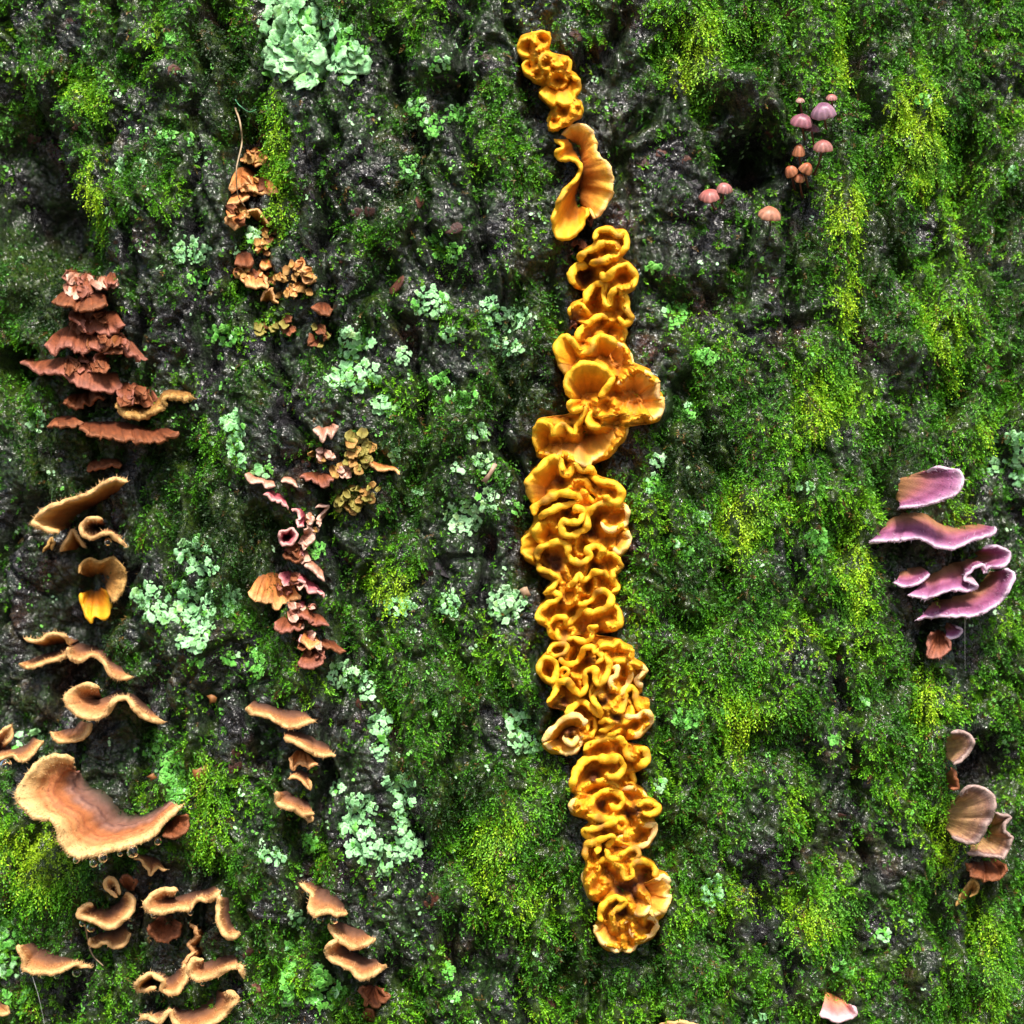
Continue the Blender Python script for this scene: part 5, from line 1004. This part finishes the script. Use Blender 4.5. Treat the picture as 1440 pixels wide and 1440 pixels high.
LI = [
 ('large leafy mint-green lichen sheet above a grey bark plate', [(415, 18, 46, 42), (420, 78, 44, 42), (478, 82, 40, 26), (386, 74, 20, 32), (440, 50, 44, 34), (430, -30, 50, 30)], 17, 0, 1.5),
 ('narrow mint lichen strip beside the dark bark knob', [(330, 600, 14, 24), (336, 638, 12, 20), (360, 660, 10, 8)], 9, 0, 1.0),
 ('big mint lichen rosette spreading over bare bark between two fungus columns', [(272, 774, 24, 18), (285, 799, 22, 13), (210, 838, 22, 17), (222, 864, 20, 13), (268, 848, 38, 32), (324, 846, 15, 20), (286, 878, 19, 13), (268, 902, 20, 13)], 9, 0, 1.0),
 ('mint lichen clump with scalloped lower lobes above the pale pink petals', [(500, 484, 22, 24), (502, 528, 32, 22), (540, 568, 18, 18), (470, 530, 14, 12)], 10, 0, 1.0),
 ('curly mint lichen tuft under a reddish scar', [(605, 424, 24, 22)], 8, 0, 1.0),
 ('loose mint lichen scatter left of the middle yellow frills', [(688, 440, 14, 22), (722, 448, 24, 18), (718, 488, 16, 14), (698, 478, 8, 16)], 7, 0, .9),
 ('small mint lichen button on bare bark by the curly tuft', [(630, 471, 11, 8)], 7, 0, 1.2),
 ('green two-lobed lichen sprig in moss', [(618, 533, 16, 11), (652, 562, 22, 12)], 7, 1, .9),
 ('tiny pale lichen cross on moss', [(672, 608, 17, 10)], 7, 2, 1.1),
 ('pair of pale lichen leaves with a buff splinter', [(643, 657, 10, 7), (681, 650, 13, 15)], 8, 2, 1.0),
 ('pale lichen rosette left of the brain-coral column', [(652, 726, 28, 24), (686, 704, 14, 16)], 8, 2, 1.0),
 ('neat pale round lichen rosette touching the column side', [(712, 850, 26, 24)], 8, 2, 1.1),
 ('small lichen crust on a mossy ridge', [(562, 852, 22, 13)], 7, 0, 1.0),
 ('lichen tuft right of the mossy ridge crust', [(630, 850, 15, 19)], 7, 0, 1.0),
 ('ring-shaped mint lichen with black bark in its middle', [(507, 1133, 24, 17), (500, 1162, 26, 16), (514, 1192, 26, 20), (560, 1104, 24, 14), (567, 1130, 15, 14), (563, 1156, 11, 16), (567, 1190, 25, 22), (540, 1220, 10, 12)], 8, 0, 1.05),
 ('upright mint lichen strip against yellow moss', [(535, 1018, 15, 18), (534, 1048, 9, 20)], 8, 0, 1.0),
 ('pale mint lichen fan below the red-brown scallop', [(482, 948, 21, 18)], 8, 2, 1.1), ('slim lichen spray right of the pale mint fan', [(516, 964, 12, 20)], 7, 0, .9),
 ('bright green lichen wedge below the three stacked brackets', [(458, 1396, 30, 20), (450, 1372, 14, 16)], 8, 1, 1.1),
 ('long thin green lichen strip down the bark', [(410, 1340, 9, 24), (405, 1380, 9, 22), (404, 1405, 8, 8)], 7, 1, 1.1),
 ('lush green lichen mass beside the lone tan bracket', [(8, 1310, 20, 22), (14, 1350, 16, 28), (30, 1395, 12, 12), (32, 1420, 10, 7)], 9, 1, 1.0),
 ('curling lichen touching the dark yellow pouch', [(727, 1012, 17, 14), (735, 1044, 20, 15), (764, 1046, 13, 12)], 8, 0, 1.0),
 ('large pale lichen above the purple group', [(1425, 632, 22, 24), (1394, 656, 15, 14), (1430, 668, 14, 12)], 9, 0, 1.0),
 ('pair of lichen sprigs on bark right of the big rosette', [(360, 936, 11, 22), (326, 925, 12, 9), (278, 932, 14, 6)], 7, 1, .9),
 ('green lichen patch right of the curling yellow ridges', [(952, 438, 20, 13)], 7, 1, 1.0), ('green lichen button under the ridges with an orange edge', [(992, 503, 14, 11)], 7, 1, 1.0),
 ('single green lichen dab beside the right-hand flap', [(974, 577, 11, 11)], 7, 1, 1.1), ('pale chip of lichen by the ruffled skirt', [(926, 648, 12, 8)], 7, 2, 1.1), ('green lichen dab below the pale chip', [(921, 680, 13, 14)], 7, 1, 1.1),
 ('green lichen cluster on a bark bump', [(586, 150, 14, 15), (608, 178, 15, 14), (640, 160, 16, 13)], 7, 1, 1.0), ('green lichen edge on the notch above the cluster', [(620, 92, 15, 8)], 7, 0, 1.0), ('green lichen drip below the cluster', [(577, 236, 15, 18)], 7, 1, 1.0),
 ('mint and green lichen flecks on the grey knob', [(272, 352, 22, 18), (250, 360, 10, 9)], 7, 0, 1.0), ('green lichen patch above olive crust', [(318, 472, 26, 13)], 7, 1, 1.0), ('pale green lichen bit below the grey knob', [(282, 392, 16, 10)], 7, 1, .9),
 ('lichen dab at the top of the grey mound', [(233, 55, 13, 7)], 7, 1, 1.1), ('two whitish lichen chips above the grey knob', [(174, 233, 9, 7), (200, 234, 7, 9)], 6, 2, 1.1), ('green lichen band over the grey knob', [(234, 192, 14, 9), (268, 196, 6, 10)], 6, 1, 1.0),
 ('lichen tuft above the reddish scar', [(628, 356, 20, 14), (612, 340, 8, 8)], 7, 1, 1.0), ('single pale lichen star by the pointed rust flap', [(55, 594, 13, 12)], 8, 2, 1.1),
 ('two mint lichen leaves standing on the thin tan bracket', [(27, 1044, 9, 11), (52, 1037, 12, 8)], 9, 0, .9),
 ('bright green lichen mat beside the crimson cup', [(442, 770, 15, 13)], 6, 1, 1.2), ('tiny lichen leaf over the buff ledge', [(379, 664, 8, 8)], 7, 1, 1.0),
 ('lichen dab on a dark bark ridge in the broad moss', [(1150, 762, 17, 18)], 7, 1, 1.0), ('pale lichen tip on the moss-edged knob', [(1130, 684, 12, 7)], 6, 2, 1.0), ('pale lichen flake right of the column in moss', [(984, 728, 11, 8)], 6, 2, 1.1), ('small green lichen flake below the pale one', [(946, 762, 14, 9), (968, 774, 9, 7)], 6, 1, 1.0),
 ('lichen sprays above the fan-topped bracket', [(384, 1205, 16, 11), (372, 1200, 8, 7)], 7, 0, 1.0), ('pale lichen scrap left of the fan-topped bracket', [(418, 1292, 11, 13)], 7, 0, 1.0), ('green lichen knob above the fan-topped bracket', [(436, 1186, 9, 9)], 7, 1, 1.1),
 ('yellow-green lichen patch right of the lower yellow ridges', [(968, 1012, 22, 15), (1020, 1008, 10, 9)], 7, 1, 1.0), ('mint lichen dab low in the broad moss', [(1002, 1252, 14, 22)], 7, 0, .9), ('lone lichen dab near a bare streak', [(1240, 1313, 11, 8)], 6, 1, 1.1), ('pale lichen dot beside the zigzag ridges', [(928, 1103, 8, 7)], 6, 2, 1.1),
 ('small mint lichen chip on black bark left of the ring', [(475, 1108, 9, 10)], 6, 0, 1.0), ('fresh green granular lichen pillow beside the broad shelf', [(216, 1048, 17, 22), (240, 1080, 20, 22), (250, 1112, 16, 20)], 5, 1, 1.0),
 ('lichen frill along the edge of a bark plate', [(492, 50, 8, 14), (508, 72, 10, 8)], 6, 1, 1.0), ('small lichen fan among the orange fungi', [(358, 332, 10, 9), (332, 352, 7, 7)], 7, 2, 1.0),
 ('lichen dab in a dark furrow by the banded brackets', [(1415, 1040, 6, 8)], 6, 1, 1.1), ('green lichen speck at the furrow foot', [(1432, 1270, 9, 8)], 7, 1, 1.1), ('lichen speck cluster above the banded brackets', [(1210, 988, 11, 9), (1174, 1040, 9, 8)], 6, 1, 1.0), ('bluish lichen speck on a right-hand ridge', [(1416, 246, 10, 9)], 6, 0, 1.1),
 ('dull green lichen on the ridge above the purple group', [(1296, 142, 10, 10)], 6, 1, 1.0), ('bright lichen wedge above the pale pink bracket', [(1186, 1362, 16, 10)], 7, 1, 1.0), ('lichen dab on the lowest moss left of the pink bracket', [(1065, 1432, 12, 8)], 7, 0, 1.0),
 ('lichen knot below the curly tuft', [(568, 500, 9, 14)], 6, 2, 1.0), ('green lichen along the bare patch left of the ridges', [(920, 378, 10, 8), (948, 455, 8, 8)], 6, 1, 1.0), ('lichen leaf pair by the green moss bank', [(630, 1365, 9, 11), (640, 1400, 8, 8)], 6, 1, 1.0),
 ('tiny mint spray between ring lichen and frills', [(590, 690, 7, 6), (555, 640, 7, 8)], 6, 0, 1.0), ('sage lichen crumbs right of the pale rosette', [(728, 718, 8, 8)], 6, 1, 1.0)]
for lab, ells, size, kind, dens in LI: lichen(lab, ells, size, kind, dens)
# loose flecks, too small to tell apart
def flecks(kind, seed, N, label):
    V = []; Fq = []; E = []
    base = LOBES[0][0]; bv = np.array([v.co[:] for v in base.vertices]); bf = [tuple(p.vertices) for p in base.polygons]
    px = rng.uniform(-60, 1500, N * 3); py = rng.uniform(-60, 1500, N * 3)
    k = perlin(px / 120, py / 120, seed) + 0.35 * (px < 760) > .12
    px, py = px[k][:N], py[k][:N]
    uu, ww = px_to_uv(px, py); P = surf_uv(uu, ww, False, 4); NN = surf_uvnormal(uu, ww)
    ok = keep_at(px, py) < .5
    for p, n_, g in zip(P, NN, ok):
        if not g: continue
        for r in range(random.choice([1, 1, 2, 3, 4])):
            a = random.uniform(0, 6.28); d = np.array([math.cos(a), 0, math.sin(a)]); d -= n_ * d.dot(n_); d /= np.linalg.norm(d); y = np.cross(n_, d)
            s = random.uniform(1.8, 4.2) * S; q = len(V); o_ = p + d * random.uniform(0, 5) * S
            V += [o_ + (d * v[0] + y * v[1] + n_ * v[2]) * s for v in bv]; E += [.3] * len(bv)
            for f in bf: Fq.append(tuple(q + i for i in f))
    me = bpy.data.meshes.new('lichen_flecks'); me.from_pydata([tuple(v) for v in V], [], Fq)
    at = me.attributes.new('edge', 'FLOAT', 'POINT'); at.data.foreach_set('value', E)
    o = obj('lichen_flecks', me, M_LICHEN[kind]); tag(o, label, 'lichen', kind='stuff')
flecks(1, 51, 480, 'scattered tiny green lichen flecks on bark and moss')
flecks(2, 57, 420, 'scattered tiny pale mint lichen flecks on bark and moss')

# ------------------------------------------------------------------ water beads under the brackets
def drop_mesh():
    n, k = 20, 12; V = []; Fq = []
    for i in range(k + 1):
        t = math.pi * i / k; r = math.sin(t) * (1 - .10 * math.cos(t)); z = math.cos(t) * 1.06
        for j in range(n): V.append((r * math.cos(2 * math.pi * j / n), r * math.sin(2 * math.pi * j / n), z))
    for i in range(k):
        for j in range(n): Fq.append((i * n + j, i * n + (j + 1) % n, (i + 1) * n + (j + 1) % n, (i + 1) * n + j))
    return mesh_np('water_droplet', V, np.array(Fq))
DROP = drop_mesh(); DROP.materials.append(M_WATER)
for x, y, r, pr, lab in [(187, 1197, 9, 84, 'largest bead of water under the broad shelf'), (145, 1206, 7, 92, 'bead of water left of the largest under the broad shelf'), (132, 1213, 6.5, 92, 'bead of water hanging beside a smaller one under the broad shelf'), (222, 1183, 5.5, 70, 'bead of water near the folded flap'), (98, 1201, 5, 86, 'bead of water at the front corner of the broad shelf'), (169, 1200, 4.5, 88, 'small bead of water between two larger ones under the broad shelf'), (107, 1210, 4.5, 88, 'second bead at the front corner of the broad shelf'),
                         (128, 1304, 7, 60, 'bead of water under the cup-shaped bracket'), (116, 1298, 5, 58, 'small bead of water at the tip of the cup-shaped bracket'), (184, 1291, 5, 50, 'bead of water on the flank of the cup-shaped bracket'), (190, 1262, 4.5, 46, 'bead of water beside the small upturned curl'), (216, 1287, 4.5, 56, 'bead of water under the rolled left lip'), (268, 1283, 4.5, 50, 'bead of water under the trailing right arm'),
                         (108, 1367, 7, 44, 'bead of water at the right end of the lone tan bracket'), (80, 1372, 4.5, 50, 'bead of water under the middle of the lone tan bracket'), (60, 1372, 4, 50, 'small bead of water under the lone tan bracket'), (8, 1076, 9, 44, 'bead of water under the thin tan bracket with lichen leaves'),
                         (450, 1293, 5.5, 56, 'bead of water under the first of three stacked brackets'), (470, 1293, 6, 52, 'bead of water between the first and second of three stacked brackets'), (435, 1256, 4.5, 48, 'bead of water on the frilled edge of the first stacked bracket'), (152, 762, 5.5, 50, 'bead of water under the S-curled bracket'), (285, 1382, 4.5, 50, 'bead of water under the grey felted bracket'), (84, 1044, 4, 46, 'bead of water under the crescent bracket')]:
    p = surf_pt(x, y, pr)[0]
    o = bpy.data.objects.new('water_droplet', DROP); C.objects.link(o); o.location = p; o.scale = (r * S,) * 3
    tag(o, lab, 'water drop', 'water beads under the tan brackets')

# ------------------------------------------------------------------ small debris
def line_thing(name, pts, rad, m, label, cat, col=(.3, .2, .1)):
    P = np.array([surf_pt(x, y, p)[0] for x, y, p in pts]); 
    c = np.concatenate([catmull(P[:, [0, 2]], 30), catmull(P[:, [1, 1]], 30)[:, :1]], 1)[:, [0, 2, 1]]
    org = P[0]
    o = obj(name, tube_mesh(name, c - org, np.linspace(rad, rad * .5, 30) * S, col), m); o.location = org
    return tag(o, label, cat)
M_STALK = flat('dry_stalk', (.34, .24, .14)); M_SILK = flat('spider_silk', (.55, .55, .55), .3); M_FERN = flat('green_tendril', (.10, .35, .16)); M_LEAF = flat('leaf_scrap', (.22, .085, .018))
line_thing('dry_stalk', [(331, 152, 30), (338, 175, 42), (340, 205, 46), (334, 235, 50), (331, 262, 52), (334, 276, 48), (344, 290, 40)], 1.5, M_STALK, 'thin dry straw-coloured stalk hanging across the orange fungi', 'stalk')
line_thing('moss_tendril', [(331, 140, 26), (338, 150, 30), (348, 155, 30), (360, 154, 22)], .8, M_FERN, 'fine pale green curled tendril above the dry stalk', 'tendril')
line_thing('spider_thread', [(46, 1374, 52), (54, 1405, 40), (63, 1442, 20)], .45, M_SILK, 'thin grey spider thread hanging below the lone tan bracket', 'thread')
line_thing('spider_thread', [(1357, 868, 60), (1357, 900, 40), (1357, 940, 14)], .4, M_SILK, 'thin grey spider thread hanging below the purple fan', 'thread')
line_thing('fine_twig', [(120, 1300, 30), (124, 1325, 26), (132, 1340, 22), (145, 1358, 12)], 1.5, M_STALK, 'short bent brown twig under the cup-shaped bracket', 'twig')
def scrap(pts, prot, m, label, cat, name='leaf_scrap', th=1.2):
    pts = [(p[0] * (1 - f) + q[0] * f + random.uniform(-1.6, 1.6), p[1] * (1 - f) + q[1] * f + random.uniform(-1.6, 1.6)) for p, q in zip(pts, pts[1:] + pts[:1]) for f in (0, .5)]
    P = surf_pt(np.array([p[0] for p in pts], float), np.array([p[1] for p in pts], float), prot)
    y0 = P[:, 1].mean(); P[:, 1] = y0 + rng.normal(0, 1.2 * S, len(P)); n = len(P)
    c = P.mean(0); org = c.copy(); P = P - org
    V = np.vstack([P, P + np.array([0, th * S, 0]), [[0, -1.5 * S, 0]], [[0, th * S, 0]]])
    Fq = [(i, (i + 1) % n, 2 * n) for i in range(n)] + [(n + (i + 1) % n, n + i, 2 * n + 1) for i in range(n)] + [(i, n + i, (i + 1) % n) for i in range(n)] + [((i + 1) % n, n + i, n + (i + 1) % n) for i in range(n)]
    o = obj(name, mesh_np(name, V, np.array(Fq), smooth=False), m); o.location = org
    return tag(o, label, cat)
scrap([(272, 1080), (286, 1079), (288, 1094), (280, 1098), (273, 1090)], 20, M_LEAF, 'small square orange leaf scrap on moss right of the broad shelf', 'leaf')
scrap([(210, 1090), (217, 1088), (219, 1096), (212, 1098)], 18, M_LEAF, 'tiny orange leaf crumb by the green granular pillow', 'leaf')
scrap([(290, 979), (302, 977), (306, 987), (295, 990)], 14, M_LEAF, 'tiny rust leaf crumb above a dark crack', 'leaf')
scrap([(694, 650), (700, 655), (684, 680), (678, 678)], 18, flat('buff_splinter', (.34, .22, .15)), 'buff wood splinter below a pale lichen leaf', 'splinter', 'wood_splinter')
scrap([(730, 828), (742, 825), (746, 838), (736, 842)], 18, flat('buff_chip', (.3, .19, .11)), 'small buff bark chip above the neat round rosette', 'chip', 'bark_chip')
# bark flakes: loose curled plates that belong to the trunk
def flake_mesh(seed):
    r_ = np.random.default_rng(seed); n = 9; a = np.linspace(0, 2 * np.pi, n, endpoint=False)
    rr = r_.uniform(.6, 1.1, n); z = .25 * (np.cos(a) ** 2) + r_.normal(0, .08, n)
    ring = np.stack([rr * np.cos(a), rr * np.sin(a) * .7, z], 1)
    V = np.vstack([ring, ring * [.9, .9, 1] - [0, 0, .3], [[0, 0, .12]], ring * [.5, .5, .6] + [0, 0, .06]])
    Fq = []
    for i in range(n):
        j = (i + 1) % n
        Fq += [(3 * n + 0 - n + 1 + i, 3 * n - n + 1 + j, 2 * n)] ; Fq += [(i, j, 2 * n + 1 + j), (i, 2 * n + 1 + j, 2 * n + 1 + i)]; Fq += [(i, n + i, j), (j, n + i, n + j)]
    c = lin(62, 34, 27) if seed % 3 else lin(92, 54, 42)
    if seed % 4 == 0: c = lin(50, 46, 50)
    col = np.repeat(c[None], len(V), 0) * r_.uniform(.6, 1.3, (len(V), 1))
    return mesh_np('bark_flake', V, np.array(Fq), col, smooth=False)
FLK = [flake_mesh(k) for k in range(8)]
for me in FLK: me.materials.append(M_FLAKE)
FL = [(70, 180, 16), (48, 196, 12), (110, 178, 10), (245, 100, 14), (20, 90, 10), (100, 30, 12), (560, 400, 22), (545, 420, 16), (575, 395, 14), (520, 298, 12), (640, 322, 16), (590, 285, 14), (626, 112, 20), (845, 68, 14), (850, 60, 9), (810, 50, 12),
      (300, 1000, 16), (330, 1080, 14), (332, 1060, 12), (430, 650, 12), (395, 565, 14), (430, 1245, 12), (610, 1265, 18), (615, 1285, 12), (710, 1340, 14), (735, 1365, 26), (775, 1410, 14), (505, 990, 12), (620, 800, 20), (600, 808, 14), (1110, 20, 16), (1100, 30, 10), (1130, 130, 12), (1082, 190, 10), (1070, 215, 8),
      (965, 225, 10), (975, 260, 12), (1085, 395, 10), (1180, 925, 10), (1165, 905, 10), (1225, 1100, 14), (1185, 1150, 14), (1210, 1060, 10), (1390, 520, 14), (1395, 500, 10), (1425, 445, 10), (930, 780, 12), (975, 790, 10), (1155, 1000, 9), (885, 270, 8), (905, 230, 12), (930, 215, 12), (360, 900, 10), (205, 870, 10), (480, 365, 10), (500, 300, 12), (440, 275, 9), (425, 210, 10), (350, 1340, 12), (360, 1390, 12), (560, 720, 10), (490, 790, 12), (700, 1200, 10), (720, 1250, 9), (1120, 1215, 10), (1125, 1310, 10)]
for i, (x, y, s) in enumerate(FL):
    uu, ww = px_to_uv(np.array([x * 1.0]), np.array([y * 1.0])); p = surf_uv(uu, ww, False, 1.0)[0]; nn = surf_uvnormal(uu, ww)[0]
    a = random.uniform(-.6, .6); d = np.array([math.cos(a), 0, math.sin(a)]); d -= nn * d.dot(nn); d /= np.linalg.norm(d); yv = np.cross(nn, d); q = s * S
    o = bpy.data.objects.new('bark_flake', FLK[i % 8]); C.objects.link(o); o.parent = TREE
    o.matrix_local = Matrix([[d[0] * q, yv[0] * q, nn[0] * q * .4, p[0]], [d[1] * q, yv[1] * q, nn[1] * q * .4, p[1] - R], [d[2] * q, yv[2] * q, nn[2] * q * .4, p[2]], [0, 0, 0, 1]])
